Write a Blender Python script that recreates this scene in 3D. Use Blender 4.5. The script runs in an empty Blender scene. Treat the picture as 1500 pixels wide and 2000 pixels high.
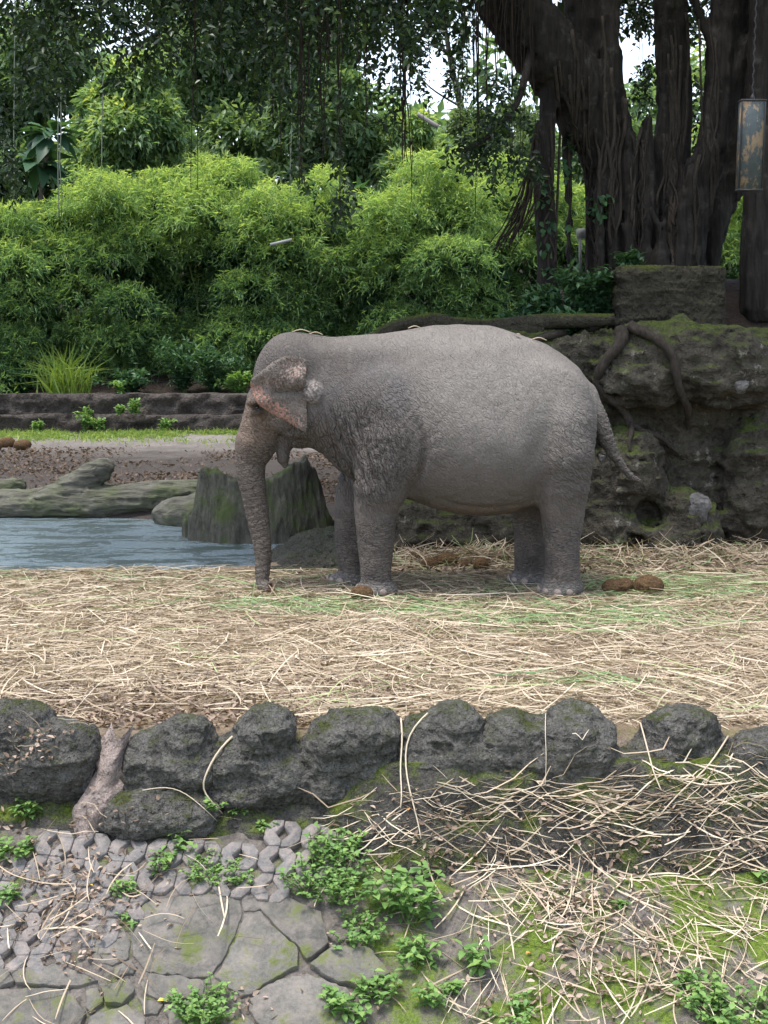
import bpy, math, random
import numpy as np
from mathutils import Vector
from mathutils.bvhtree import BVHTree

random.seed(7)
RNG = np.random.default_rng(7)
scene = bpy.context.scene
C = scene.collection
PI = math.pi

# ------------------------------------------------------------------ camera
CAM_H = 2.35                      # eye height above the straw yard, metres
FPX = 2500.0                      # focal length in photo pixels (1500 x 2000)
HORIZON = 640.0                   # photo row of the horizon
TILT = math.atan((1000.0 - HORIZON) / FPX)
cam_data = bpy.data.cameras.new("camera")
cam_data.sensor_fit = 'VERTICAL'
cam_data.sensor_height = 36.0
cam_data.lens = FPX / 2000.0 * 36.0
cam_data.clip_start = 0.05
cam_data.clip_end = 2000.0
cam = bpy.data.objects.new("camera", cam_data)
cam.location = (0.0, 0.0, CAM_H)
cam.rotation_euler = (PI / 2 - TILT, 0.0, 0.0)
C.objects.link(cam)
scene.camera = cam

# ------------------------------------------------------------------ light
SUN_EL = math.radians(77.0)
SUN_AZ = math.radians(-118.0)      # compass angle of the sun seen from the yard (0 = +Y)
world = bpy.data.worlds.new("World")
scene.world = world
world.use_nodes = True
wn = world.node_tree
for n in list(wn.nodes):
    wn.nodes.remove(n)
sky = wn.nodes.new("ShaderNodeTexSky")
sky.sky_type = 'NISHITA'
sky.sun_disc = False
sky.sun_elevation = SUN_EL
sky.sun_rotation = SUN_AZ
sky.air_density = 1.0
sky.dust_density = 2.0
sky.ozone_density = 1.0
bg = wn.nodes.new("ShaderNodeBackground")
bg.inputs["Strength"].default_value = 0.15
wo = wn.nodes.new("ShaderNodeOutputWorld")
hz = wn.nodes.new("ShaderNodeHueSaturation")      # thin cloud: the blue washed out
hz.inputs["Saturation"].default_value = 0.6
wn.links.new(sky.outputs[0], hz.inputs["Color"])
wn.links.new(hz.outputs[0], bg.inputs["Color"])
wn.links.new(bg.outputs[0], wo.inputs["Surface"])

sun_data = bpy.data.lights.new("sun", 'SUN')
sun_data.energy = 1.5
sun_data.angle = math.radians(12.0)
sun_data.color = (1.0, 0.955, 0.88)
sun = bpy.data.objects.new("sun", sun_data)
sd = Vector((math.sin(SUN_AZ) * math.cos(SUN_EL), math.cos(SUN_AZ) * math.cos(SUN_EL), math.sin(SUN_EL)))
sun.rotation_euler = sd.to_track_quat('Z', 'Y').to_euler()
sun.location = (0, 0, 30)
C.objects.link(sun)

scene.view_settings.view_transform = 'Standard'
scene.view_settings.look = 'None'
scene.view_settings.exposure = 1.6
scene.view_settings.gamma = 1.0
scene.view_settings.use_curve_mapping = False
scene.cycles.max_bounces = 6
scene.cycles.diffuse_bounces = 2
scene.cycles.glossy_bounces = 2
scene.cycles.transmission_bounces = 4
scene.cycles.use_denoising = True
scene.cycles.sample_clamp_indirect = 6.0

# ------------------------------------------------------------------ photo pixel -> place
CT, ST = math.cos(TILT), math.sin(TILT)
def ray(px, py):
    x = (px - 750.0) / FPX
    u = (1000.0 - py) / FPX
    return np.array([x, CT + u * ST, -ST + u * CT])
def at(px, py, Y):
    d = ray(px, py)
    t = Y / d[1]
    return np.array([d[0] * t, Y, CAM_H + d[2] * t])
def gnd(px, py, z=0.0):
    d = ray(px, py)
    t = (z - CAM_H) / d[2]
    return np.array([d[0] * t, d[1] * t, z])
def mpp(p):                         # metres per photo pixel at a point
    return (p[1] * CT - (p[2] - CAM_H) * ST) / FPX

# ------------------------------------------------------------------ scene-graph helpers
def tag(o, label=None, cat=None, group=None, kind=None):
    if label: o["label"] = label
    if cat: o["category"] = cat
    if group: o["group"] = group
    if kind: o["kind"] = kind
    return o
def empty(name, loc=(0, 0, 0), rz=0.0):
    o = bpy.data.objects.new(name, None)
    o.location = loc
    o.rotation_euler = (0, 0, rz)
    o.empty_display_size = 0.1
    C.objects.link(o)
    return o
def make_mesh(name, V, F, smooth=True):
    V = np.ascontiguousarray(V, dtype=np.float32)
    me = bpy.data.meshes.new(name)
    if isinstance(F, np.ndarray):
        groups = [F]
    else:
        groups = F                  # list of arrays with differing face sizes
    groups = [np.ascontiguousarray(g, dtype=np.int32) for g in groups if len(g)]
    nl = sum(g.size for g in groups); nf = sum(len(g) for g in groups)
    me.vertices.add(len(V)); me.vertices.foreach_set("co", V.ravel())
    me.loops.add(nl); me.polygons.add(nf)
    me.loops.foreach_set("vertex_index", np.concatenate([g.ravel() for g in groups]))
    sizes = np.concatenate([np.full(len(g), g.shape[1], np.int32) for g in groups])
    starts = np.zeros(nf, np.int32); starts[1:] = np.cumsum(sizes)[:-1]
    me.polygons.foreach_set("loop_start", starts)
    if smooth:
        me.polygons.foreach_set("use_smooth", np.ones(nf, bool))
    me.update(calc_edges=True)
    return me
def add_attr(me, name, arr):
    a = me.attributes.new(name, 'FLOAT', 'POINT')
    a.data.foreach_set("value", np.ascontiguousarray(arr, np.float32))
def add_col(me, name, arr):         # n x 3
    a = me.attributes.new(name, 'FLOAT_COLOR', 'POINT')
    q = np.ones((len(arr), 4), np.float32); q[:, :3] = arr
    a.data.foreach_set("color", q.ravel())
def link(name, me, mat=None, parent=None, loc=None):
    o = bpy.data.objects.new(name, me)
    if mat is not None and len(me.materials) == 0:
        me.materials.append(mat)
    if loc is not None: o.location = loc
    if parent is not None: o.parent = parent
    C.objects.link(o)
    return o
def rebase(V, base):
    return np.asarray(V) - np.asarray(base)[None, :]

# ------------------------------------------------------------------ numpy noise
def _hash(ix, iy, iz, seed):
    h = (ix.astype(np.int64) * 374761393 + iy.astype(np.int64) * 668265263 + iz.astype(np.int64) * 2147483647 + seed * 1274126177) & 0xFFFFFFFF
    h = ((h ^ (h >> 13)) * 1274126177) & 0xFFFFFFFF
    h = (h ^ (h >> 16)) & 0xFFFFFFFF
    return h.astype(np.float32) / np.float32(4294967295.0) * 2.0 - 1.0
def vnoise(P, scale=1.0, seed=0):
    P = np.asarray(P, np.float32) * np.asarray(scale, np.float32)
    I = np.floor(P); f = P - I
    f = f * f * f * (f * (f * 6 - 15) + 10)
    I = I.astype(np.int64)
    x, y, z = I[..., 0], I[..., 1], I[..., 2]
    r = 0
    for dx in (0, 1):
        wx = f[..., 0] if dx else 1 - f[..., 0]
        for dy in (0, 1):
            wy = f[..., 1] if dy else 1 - f[..., 1]
            for dz in (0, 1):
                wz = f[..., 2] if dz else 1 - f[..., 2]
                r = r + wx * wy * wz * _hash(x + dx, y + dy, z + dz, seed)
    return r
def fbm(P, scale=1.0, octaves=4, seed=0, gain=0.5, ridged=False):
    s = np.asarray(scale, np.float32); a = 1.0; t = 0; n = 0
    for o in range(octaves):
        v = vnoise(P, s, seed + o * 17)
        if ridged: v = 1.0 - 2.0 * np.abs(v)
        t = t + a * v; n += a
        a *= gain; s = s * 2.03
    return t / n
def sstep(a, b, x):
    t = np.clip((x - a) / (b - a), 0, 1)
    return t * t * (3 - 2 * t)
def P3(x, y, z=0.0):
    x = np.asarray(x, float); y = np.asarray(y, float)
    return np.stack([x, y, np.zeros_like(x) + z], -1)

# ------------------------------------------------------------------ signed-distance modelling
def smin(a, b, k):
    h = np.clip(0.5 + 0.5 * (b - a) / k, 0, 1)
    return b * (1 - h) + a * h - k * h * (1 - h)
def smax(a, b, k):
    return -smin(-a, -b, k)
def away(P, lo, hi, m=0.42):          # True when the block of points is nowhere near the box
    return bool((P.max(0) < np.asarray(lo) - m).any() or (P.min(0) > np.asarray(hi) + m).any())
def sd_chain(P, pts, rad, sq=(1, 1, 1)):
    pa = np.asarray(pts, float); rm = max(rad) / min(sq)
    if away(P, pa.min(0) - rm, pa.max(0) + rm): return np.full(len(P), 9.0, np.float32)
    sq = np.asarray(sq, np.float32)
    Q = P * sq
    d = None
    for i in range(len(pts) - 1):
        a = np.asarray(pts[i], np.float32) * sq; b = np.asarray(pts[i + 1], np.float32) * sq
        ab = b - a
        t = np.clip(((Q - a) @ ab) / max(float(ab @ ab), 1e-9), 0, 1)
        r = rad[i] + (rad[i + 1] - rad[i]) * t
        e = np.linalg.norm(Q - (a + t[..., None] * ab), axis=-1) - r
        d = e if d is None else np.minimum(d, e)
    return d
def sd_ell(P, c, r):
    if away(P, np.asarray(c) - r, np.asarray(c) + r): return np.full(len(P), 9.0, np.float32)
    r = np.asarray(r, np.float32)
    q = (P - np.asarray(c, np.float32)) / r
    n = np.linalg.norm(q, axis=-1)
    g = np.linalg.norm(q / r, axis=-1)
    return n * (n - 1.0) / np.maximum(g, 1e-6)
def sd_box(P, c, h, r=0.05):
    q = np.abs(P - np.asarray(c, np.float32)) - (np.asarray(h, np.float32) - r)
    return np.linalg.norm(np.maximum(q, 0), axis=-1) + np.minimum(q.max(-1), 0) - r
def sdf_mesh(f0, lo, hi, h, project=1):
    def f(P):
        return np.concatenate([f0(P[i:i + 16000]) for i in range(0, len(P), 16000)]) if len(P) else np.zeros(0, np.float32)
    lo = np.asarray(lo, float); hi = np.asarray(hi, float)
    n = (np.ceil((hi - lo) / h).astype(int) // 4 + 1) * 4
    # coarse pass
    H = h * 4
    nc = n // 4 + 1
    gx = [lo[i] + np.arange(nc[i]) * H for i in range(3)]
    G = np.stack(np.meshgrid(*gx, indexing='ij'), -1).astype(np.float32)
    dc = f(G.reshape(-1, 3)).reshape(nc)
    near = np.abs(dc) < H * 2.6
    cell = np.zeros(nc - 1, bool)
    for dx in (0, 1):
        for dy in (0, 1):
            for dz in (0, 1):
                cell |= near[dx:nc[0] - 1 + dx, dy:nc[1] - 1 + dy, dz:nc[2] - 1 + dz]
    far = np.sign(dc[:-1, :-1, :-1]) * H
    V = np.repeat(np.repeat(np.repeat(far, 4, 0), 4, 1), 4, 2).astype(np.float32)
    M = np.repeat(np.repeat(np.repeat(cell, 4, 0), 4, 1), 4, 2)
    idx = np.argwhere(M)
    for s in range(0, len(idx), 400000):
        ii = idx[s:s + 400000]
        pts = (lo + ii * h).astype(np.float32)
        V[ii[:, 0], ii[:, 1], ii[:, 2]] = f(pts)
    S = V < 0
    nx, ny, nz = V.shape
    cnt = np.zeros((nx - 1, ny - 1, nz - 1), np.int8)
    for dx in (0, 1):
        for dy in (0, 1):
            for dz in (0, 1):
                cnt += S[dx:nx - 1 + dx, dy:ny - 1 + dy, dz:nz - 1 + dz]
    act = (cnt > 0) & (cnt < 8)
    ci = np.argwhere(act)
    vid = np.full(act.shape, -1, np.int64); vid[act] = np.arange(len(ci))
    acc = np.zeros((len(ci), 3)); num = np.zeros(len(ci))
    cor = [(0, 0, 0), (1, 0, 0), (0, 1, 0), (1, 1, 0), (0, 0, 1), (1, 0, 1), (0, 1, 1), (1, 1, 1)]
    cv = [V[ci[:, 0] + c[0], ci[:, 1] + c[1], ci[:, 2] + c[2]] for c in cor]
    for a, b in ((0, 1), (2, 3), (4, 5), (6, 7), (0, 2), (1, 3), (4, 6), (5, 7), (0, 4), (1, 5), (2, 6), (3, 7)):
        m = (cv[a] < 0) != (cv[b] < 0)
        t = np.where(m, cv[a] / np.where(m, cv[a] - cv[b], 1), 0)
        pa = np.array(cor[a], float); pb = np.array(cor[b], float)
        acc += m[:, None] * (pa + t[:, None] * (pb - pa)); num += m
    P = lo + (ci + acc / num[:, None]) * h
    quads = []
    for ax in range(3):
        o1, o2 = [(1, 2), (2, 0), (0, 1)][ax]
        sl0 = [slice(1, None)] * 3; sl1 = [slice(1, None)] * 3
        sl0[ax] = slice(0, -1); sl1[ax] = slice(1, None)
        A = S[tuple(sl0)]; B = S[tuple(sl1)]
        e = np.argwhere(A != B)
        base = e.copy()
        for k in range(3):
            if k != ax: base[:, k] += 1
        ok = np.ones(len(base), bool)
        for k in range(3): ok &= base[:, k] < act.shape[k]
        base = base[ok]
        ins = S[base[:, 0], base[:, 1], base[:, 2]]
        d1 = np.zeros(3, int); d1[o1] = 1
        d2 = np.zeros(3, int); d2[o2] = 1
        q = [vid[tuple((base - s).T)] for s in (d1 * 0, d1, d1 + d2, d2)]
        q = np.stack(q, 1)
        q[~ins] = q[~ins][:, ::-1]
        quads.append(q[(q >= 0).all(1)])
    F = np.concatenate(quads)
    for _ in range(project):
        e = h * 0.5
        d = f(P.astype(np.float32))
        g = np.stack([f((P + np.eye(3)[k] * e).astype(np.float32)) - f((P - np.eye(3)[k] * e).astype(np.float32)) for k in range(3)], -1) / (2 * e)
        gg = np.maximum((g ** 2).sum(-1), 0.2)
        P = P - np.clip(d / gg, -h, h)[:, None] * g
    return P, F
def normals(V, F):
    a = V[F[:, 1]] - V[F[:, 0]]; b = V[F[:, 2]] - V[F[:, 0]]
    if F.shape[1] == 4:
        a = V[F[:, 2]] - V[F[:, 0]]; b = V[F[:, 3]] - V[F[:, 1]]
    n = np.cross(a, b)
    N = np.zeros_like(V)
    for k in range(F.shape[1]): np.add.at(N, F[:, k], n)
    return N / np.maximum(np.linalg.norm(N, axis=1), 1e-9)[:, None]

# ------------------------------------------------------------------ mesh builders
def tube(pts, rad, sides=8, caps=True):
    pts = np.asarray(pts, float); n = len(pts)
    T = np.gradient(pts, axis=0); T /= np.maximum(np.linalg.norm(T, axis=1), 1e-9)[:, None]
    ref = np.array([0.0, 0, 1]) if abs(T[0][2]) < 0.9 else np.array([1.0, 0, 0])
    u = np.cross(T[0], ref); u /= np.linalg.norm(u)
    V = []
    ang = np.arange(sides) * 2 * PI / sides
    for i in range(n):
        u = u - T[i] * (u @ T[i]); u /= max(np.linalg.norm(u), 1e-9)
        w = np.cross(T[i], u)
        r = rad[i] if hasattr(rad, '__len__') else rad
        V.append(pts[i] + r * (np.cos(ang)[:, None] * u + np.sin(ang)[:, None] * w))
    V = np.concatenate(V)
    i = np.arange(n - 1)[:, None] * sides; j = np.arange(sides)[None]; j2 = (j + 1) % sides
    F = np.stack([i + j, i + j2, i + sides + j2, i + sides + j], -1).reshape(-1, 4)
    if caps:
        V = np.concatenate([V, pts[:1], pts[-1:]])
        a = len(V) - 2; b = len(V) - 1
        k = np.arange(sides); k2 = (k + 1) % sides
        t1 = np.stack([np.full(sides, a), k2, k], -1)
        t2 = np.stack([np.full(sides, b), (n - 1) * sides + k, (n - 1) * sides + k2], -1)
        return V, [F, np.concatenate([t1, t2])]
    return V, [F]
def join(parts):                     # [(V, [F..])]
    Vs, Fs, o = [], {}, 0
    for V, fl in parts:
        Vs.append(V)
        for F in (fl if isinstance(fl, list) else [fl]):
            Fs.setdefault(F.shape[1], []).append(F + o)
        o += len(V)
    return np.concatenate(Vs), [np.concatenate(v) for v in Fs.values()]
def spline(pts, n):
    pts = np.asarray(pts, float)
    t = np.linspace(0, len(pts) - 1, n)
    out = np.zeros((n, pts.shape[1]))
    for k in range(n):
        i = min(int(t[k]), len(pts) - 2); u = t[k] - i
        p0 = pts[max(i - 1, 0)]; p1 = pts[i]; p2 = pts[i + 1]; p3 = pts[min(i + 2, len(pts) - 1)]
        out[k] = 0.5 * (2 * p1 + (p2 - p0) * u + (2 * p0 - 5 * p1 + 4 * p2 - p3) * u * u + (3 * p1 - p0 - 3 * p2 + p3) * u ** 3)
    return out
def unit(v):
    return v / np.maximum(np.linalg.norm(v, axis=-1, keepdims=True), 1e-9)
def leaves(base, direc, length, width, rng, fold=0.25, droop=0.15, roll=0.6, shape='rhomb', up=(0, 0, 1)):
    """leaf blades: base n x 3, direction n x 3; returns V, F, leaf index per vertex"""
    n = len(base)
    d = unit(np.asarray(direc, float))
    upv = np.tile(np.asarray(up, float), (n, 1)) + rng.normal(0, roll, (n, 3))
    s = unit(np.cross(d, upv)); nrm = np.cross(s, d)
    L = np.broadcast_to(length, (n,))[:, None]; W = np.broadcast_to(width, (n,))[:, None]
    if shape == 'rhomb':
        mid = base + d * L * 0.42
        tip = base + d * L - nrm * L * droop
        a = mid + s * W * 0.5 + nrm * W * fold; b = mid - s * W * 0.5 + nrm * W * fold
        V = np.stack([base, a, tip, b], 1).reshape(-1, 3)
        i = np.arange(n)[:, None] * 4
        F = np.concatenate([i + [0, 1, 2], i + [0, 2, 3]], 0)
        return V, F, np.repeat(np.arange(n), 4)
    # ovate: six points along the rim plus the rib
    m1 = base + d * L * 0.3; m2 = base + d * L * 0.65 - nrm * L * droop * 0.4
    tip = base + d * L - nrm * L * droop
    lift = nrm * W * fold
    V = np.stack([base, m1 + s * W * 0.5 + lift, m2 + s * W * 0.38 + lift, tip, m2 - s * W * 0.38 + lift, m1 - s * W * 0.5 + lift, m1, m2], 1).reshape(-1, 3)
    i = np.arange(n)[:, None] * 8
    T = np.concatenate([i + [0, 1, 6], i + [2, 3, 7], i + [0, 6, 5], i + [7, 3, 4]], 0)
    Q = np.concatenate([i + [1, 2, 7, 6], i + [6, 7, 4, 5]], 0)
    return V, [T, Q], np.repeat(np.arange(n), 8)
# ------------------------------------------------------------------ materials
class NT:
    def __init__(self, name):
        self.m = bpy.data.materials.new(name); self.m.use_nodes = True
        self.t = self.m.node_tree
        self.bsdf = self.t.nodes["Principled BSDF"]; self.out = self.t.nodes["Material Output"]
    def n(self, typ, **kw):
        nd = self.t.nodes.new(typ)
        for k, v in kw.items(): setattr(nd, k, v)
        return nd
    def l(self, a, b): self.t.links.new(a, b)
    def coord(self, kind="Object", scale=(1, 1, 1), rot=(0, 0, 0)):
        tc = self.n("ShaderNodeTexCoord"); mp = self.n("ShaderNodeMapping")
        mp.inputs["Scale"].default_value = scale; mp.inputs["Rotation"].default_value = rot
        self.l(tc.outputs[kind], mp.inputs["Vector"]); return mp.outputs[0]
    def noise(self, vec, scale=5, detail=4, rough=0.55, dist=0.0):
        nd = self.n("ShaderNodeTexNoise"); nd.inputs["Scale"].default_value = scale
        nd.inputs["Detail"].default_value = detail; nd.inputs["Roughness"].default_value = rough
        nd.inputs["Distortion"].default_value = dist
        self.l(vec, nd.inputs["Vector"]); return nd.outputs["Fac"]
    def voro(self, vec, scale=5, feature='F1', out="Distance", rnd=1.0):
        nd = self.n("ShaderNodeTexVoronoi", feature=feature); nd.inputs["Scale"].default_value = scale
        nd.inputs["Randomness"].default_value = rnd
        self.l(vec, nd.inputs["Vector"]); return nd.outputs[out]
    def ramp(self, fac, stops):
        nd = self.n("ShaderNodeValToRGB"); e = nd.color_ramp.elements
        while len(e) < len(stops): e.new(0.5)
        for i, (p, c) in enumerate(stops):
            e[i].position = p
            e[i].color = (*c, 1) if hasattr(c, '__len__') else (c, c, c, 1)
        self.l(fac, nd.inputs[0]); return nd.outputs[0]
    def mix(self, fac, a, b, blend='MIX'):
        nd = self.n("ShaderNodeMix", data_type='RGBA', blend_type=blend)
        for v, s in ((fac, nd.inputs[0]), (a, nd.inputs[6]), (b, nd.inputs[7])):
            if hasattr(v, 'is_linked'): self.l(v, s)
            elif hasattr(v, '__len__'): s.default_value = (*v, 1)
            else: s.default_value = v
        return nd.outputs[2]
    def math(self, op, a, b=0.0, clamp=False):
        nd = self.n("ShaderNodeMath", operation=op); nd.use_clamp = clamp
        for v, s in ((a, nd.inputs[0]), (b, nd.inputs[1])):
            if hasattr(v, 'is_linked'): self.l(v, s)
            else: s.default_value = v
        return nd.outputs[0]
    def attr(self, name, out="Fac"):
        nd = self.n("ShaderNodeAttribute", attribute_name=name); return nd.outputs[out]
    def bump(self, h, strength=0.5, dist=0.02, prev=None):
        nd = self.n("ShaderNodeBump"); nd.inputs["Strength"].default_value = strength
        nd.inputs["Distance"].default_value = dist
        self.l(h, nd.inputs["Height"])
        if prev is not None: self.l(prev, nd.inputs["Normal"])
        return nd.outputs[0]
    def up(self):                    # how far the true surface faces up
        g = self.n("ShaderNodeNewGeometry"); s = self.n("ShaderNodeSeparateXYZ")
        self.l(g.outputs["Normal"], s.inputs[0]); return s.outputs[2]
    def done(self, col=None, rough=0.8, normal=None, spec=0.3):
        if col is not None:
            if hasattr(col, 'is_linked'): self.l(col, self.bsdf.inputs["Base Color"])
            else: self.bsdf.inputs["Base Color"].default_value = (*col, 1)
        if hasattr(rough, 'is_linked'): self.l(rough, self.bsdf.inputs["Roughness"])
        else: self.bsdf.inputs["Roughness"].default_value = rough
        self.bsdf.inputs["Specular IOR Level"].default_value = spec
        if normal is not None: self.l(normal, self.bsdf.inputs["Normal"])
        return self.m

def leaf_mat(name, stops, trans=0.35, rough=0.5, spec=0.3):
    """blade colour varies from leaf to leaf through the attribute 'var'"""
    t = NT(name)
    col = t.ramp(t.attr("var"), stops)
    t.done(col, rough, spec=spec)
    tr = t.n("ShaderNodeBsdfTranslucent")
    t.l(t.mix(1.0, col, (1.25, 1.2, 0.55), 'MULTIPLY'), tr.inputs["Color"])
    mx = t.n("ShaderNodeMixShader"); mx.inputs[0].default_value = trans
    t.l(t.bsdf.outputs[0], mx.inputs[1]); t.l(tr.outputs[0], mx.inputs[2]); t.l(mx.outputs[0], t.out.inputs["Surface"])
    return t.m
def rock_mat(name, dark, light, moss=None, moss_lo=0.35, scale=1.0, stain=None, moss_noise=0.5, pits=1.0, lime=None):
    t = NT(name)
    v = t.coord()
    n1 = t.noise(v, 3.2 * scale, 6, 0.65); n2 = t.noise(v, 26 * scale, 5, 0.7)
    n3 = t.noise(v, 9 * scale, 4, 0.6, 0.4)
    col = t.ramp(t.math('ADD', t.math('MULTIPLY', n1, 0.55), t.math('MULTIPLY', n2, 0.45)), [(0.34, dark), (0.66, light)])
    if stain is not None:
        col = t.mix(t.ramp(n3, [(0.56, 0.0), (0.7, 0.75)]), col, stain)
    if lime is not None:
        lm = t.math('MULTIPLY', t.noise(t.coord(scale=(5, 5, 0.9)), 1.0, 5, 0.7), t.noise(v, 7, 4, 0.7))
        col = t.mix(t.ramp(lm, [(0.335, 0.0), (0.39, 0.8)]), col, lime)
    if moss is not None:
        mk = t.math('ADD', t.math('MULTIPLY', t.up(), 0.55), t.math('MULTIPLY', t.math('SUBTRACT', t.noise(v, 2.3 * scale, 5, 0.7), 0.5), 2.6 * moss_noise))
        mk = t.ramp(mk, [(moss_lo, 0.0), (moss_lo + 0.28, 1.0)])
        mc = t.ramp(n2, [(0.3, tuple(c * 0.45 for c in moss)), (0.7, moss)])
        col = t.mix(mk, col, mc)
    b = t.bump(t.voro(v, 34 * scale, 'F1'), 0.35 * pits, 0.012)
    b = t.bump(n2, 0.8, 0.02, b)
    b = t.bump(n3, 0.9, 0.09, b); b = t.bump(n1, 0.8, 0.2, b)
    return t.done(col, 0.9, b, 0.2)

M = {}
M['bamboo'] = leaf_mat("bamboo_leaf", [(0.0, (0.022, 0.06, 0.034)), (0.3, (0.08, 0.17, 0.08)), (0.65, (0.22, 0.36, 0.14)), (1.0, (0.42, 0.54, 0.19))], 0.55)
M['banyan'] = leaf_mat("banyan_leaf", [(0.0, (0.008, 0.02, 0.01)), (0.6, (0.018, 0.042, 0.016)), (1.0, (0.05, 0.085, 0.025))], 0.22, 0.38)
M['broad'] = leaf_mat("broad_leaf", [(0.0, (0.06, 0.11, 0.06)), (0.4, (0.16, 0.27, 0.13)), (0.75, (0.29, 0.42, 0.19)), (1.0, (0.46, 0.53, 0.17))], 0.52, 0.4)  # greens lifted and paled to stand in for haze
M['dark_tree'] = leaf_mat("dark_tree_leaf", [(0.0, (0.05, 0.09, 0.055)), (0.5, (0.13, 0.22, 0.115)), (1.0, (0.26, 0.37, 0.18))], 0.52, 0.42)  # distance haze put into the leaf colour
M['pale_tree'] = leaf_mat("pale_tree_leaf", [(0.0, (0.05, 0.1, 0.05)), (1.0, (0.14, 0.2, 0.1))], 0.4, 0.5)
M['weed'] = leaf_mat("weed_leaf", [(0.0, (0.06, 0.13, 0.04)), (0.5, (0.13, 0.25, 0.075)), (1.0, (0.26, 0.40, 0.12))], 0.4, 0.5)
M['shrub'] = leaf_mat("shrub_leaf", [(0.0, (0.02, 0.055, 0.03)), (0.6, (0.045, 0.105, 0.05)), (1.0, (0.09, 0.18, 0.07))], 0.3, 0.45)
M['grass'] = leaf_mat("grass_blade", [(0.0, (0.07, 0.14, 0.03)), (0.6, (0.15, 0.25, 0.05)), (1.0, (0.3, 0.36, 0.1))], 0.4)
M['straw'] = leaf_mat("dry_straw", [(0.0, (0.10, 0.075, 0.055)), (0.22, (0.27, 0.205, 0.145)), (0.5, (0.45, 0.365, 0.265)), (0.78, (0.60, 0.525, 0.41)), (0.80, (0.34, 0.38, 0.19)), (1.0, (0.13, 0.23, 0.10))], 0.12, 0.65, 0.2)
M['litter'] = leaf_mat("dead_leaf", [(0.0, (0.08, 0.055, 0.04)), (0.5, (0.27, 0.2, 0.155)), (0.93, (0.45, 0.36, 0.3)), (1.0, (0.55, 0.28, 0.08))], 0.12, 0.7, 0.15)

def bark(name, dark, light, scale=1.0, stretch=0.12, lichen=None):
    t = NT(name)
    v = t.coord(scale=(1, 1, stretch))
    n1 = t.noise(v, 22 * scale, 6, 0.65, 0.6); n2 = t.noise(t.coord(), 3 * scale, 4, 0.6)
    col = t.ramp(t.math('ADD', t.math('MULTIPLY', n1, 0.6), t.math('MULTIPLY', n2, 0.4)), [(0.36, dark), (0.64, light)])
    if lichen is not None:
        col = t.mix(t.ramp(t.noise(t.coord(), 5.5, 5, 0.7), [(0.56, 0.0), (0.68, 0.8)]), col, lichen)
    b = t.bump(n1, 0.9, 0.03); b = t.bump(t.noise(t.coord(), 60, 3), 0.3, 0.008, b)
    return t.done(col, 0.88, b, 0.2)
M['bark'] = bark("banyan_bark", (0.007, 0.006, 0.0055), (0.036, 0.031, 0.027), lichen=(0.058, 0.055, 0.048))
M['root'] = bark("banyan_root", (0.022, 0.018, 0.015), (0.06, 0.05, 0.04), 1.6, 0.4)
M['aerial'] = bark("aerial_root_bark", (0.012, 0.01, 0.008), (0.045, 0.034, 0.026), 2.0)
M['trunk_far'] = bark("far_bark", (0.04, 0.035, 0.028), (0.13, 0.115, 0.095))
M['pale_wood'] = bark("bleached_wood", (0.16, 0.15, 0.135), (0.3, 0.285, 0.26))
M['culm'] = bark("bamboo_culm", (0.06, 0.1, 0.03), (0.16, 0.2, 0.07))
M['vine'] = bark("grey_vine", (0.09, 0.11, 0.08), (0.2, 0.22, 0.17))
# ------------------------------------------------------------------ ground, slope and pond bed
EDGE = 7.32                           # where the yard ends at the border rocks
SL = 0.5                              # fall of the slope in front
pond_px = [(-700, 1138), (-300, 1130), (0, 1124), (200, 1121), (400, 1115), (495, 1111), (530, 1098), (562, 1078), (600, 1056), (640, 1040), (560, 1030), (395, 1021), (300, 1014), (150, 1007), (0, 1002), (-300, 996), (-700, 990)]
POND_Z = -0.07
pond = np.array([gnd(a, b, POND_Z)[:2] for a, b in pond_px])
def poly_dist(x, y, poly):
    x = np.asarray(x, float); y = np.asarray(y, float)
    ins = np.zeros(x.shape, bool); dist = np.full(x.shape, 1e9)
    for a, b in zip(poly, np.roll(poly, -1, 0)):
        ins ^= ((a[1] > y) != (b[1] > y)) & (x < (b[0] - a[0]) * (y - a[1]) / (b[1] - a[1] + 1e-12) + a[0])
        ab = b - a; t = np.clip(((x - a[0]) * ab[0] + (y - a[1]) * ab[1]) / (ab @ ab), 0, 1)
        dist = np.minimum(dist, np.hypot(x - a[0] - t * ab[0], y - a[1] - t * ab[1]))
    return np.where(ins, -dist, dist)
def base_z(x, y):
    """yard level, the drop behind the border rocks and the slope below them"""
    z = np.where(y >= 7.0, -0.43 * (1 - sstep(7.0, EDGE, y)), -0.43 - SL * (7.0 - y))
    return np.maximum(z, -3.2)
def ground_z(x, y):
    x = np.asarray(x, float); y = np.asarray(y, float)
    z = base_z(x, y)
    P = P3(x, y)
    z = z + 0.020 * fbm(P, 1.6, 3, 61) + 0.010 * fbm(P, 7.0, 2, 62)
    z = z + 0.035 * fbm(P, 2.6, 3, 63) * sstep(7.0, 6.6, y)
    # heaped straw near the wall foot and behind the rocks
    z = z + 0.05 * sstep(12.2, 12.9, y) * sstep(0.0, 1.0, x) * (1 - sstep(14, 15, y))
    pd = poly_dist(x, y, pond)
    z = z - 0.55 * sstep(0.04, -0.5, pd) - 0.045 * sstep(0.25, 0.0, pd)
    z = z + 0.06 * np.exp(-((pd - 0.3) / 0.2) ** 2) * sstep(14.5, 15.5, y)
    return z
xs = np.concatenate([[-220, -120, -60, -30, -18, -12, -9], np.arange(-7, 7.001, 0.07), [9, 12, 18, 30, 60, 120, 220]])
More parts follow.
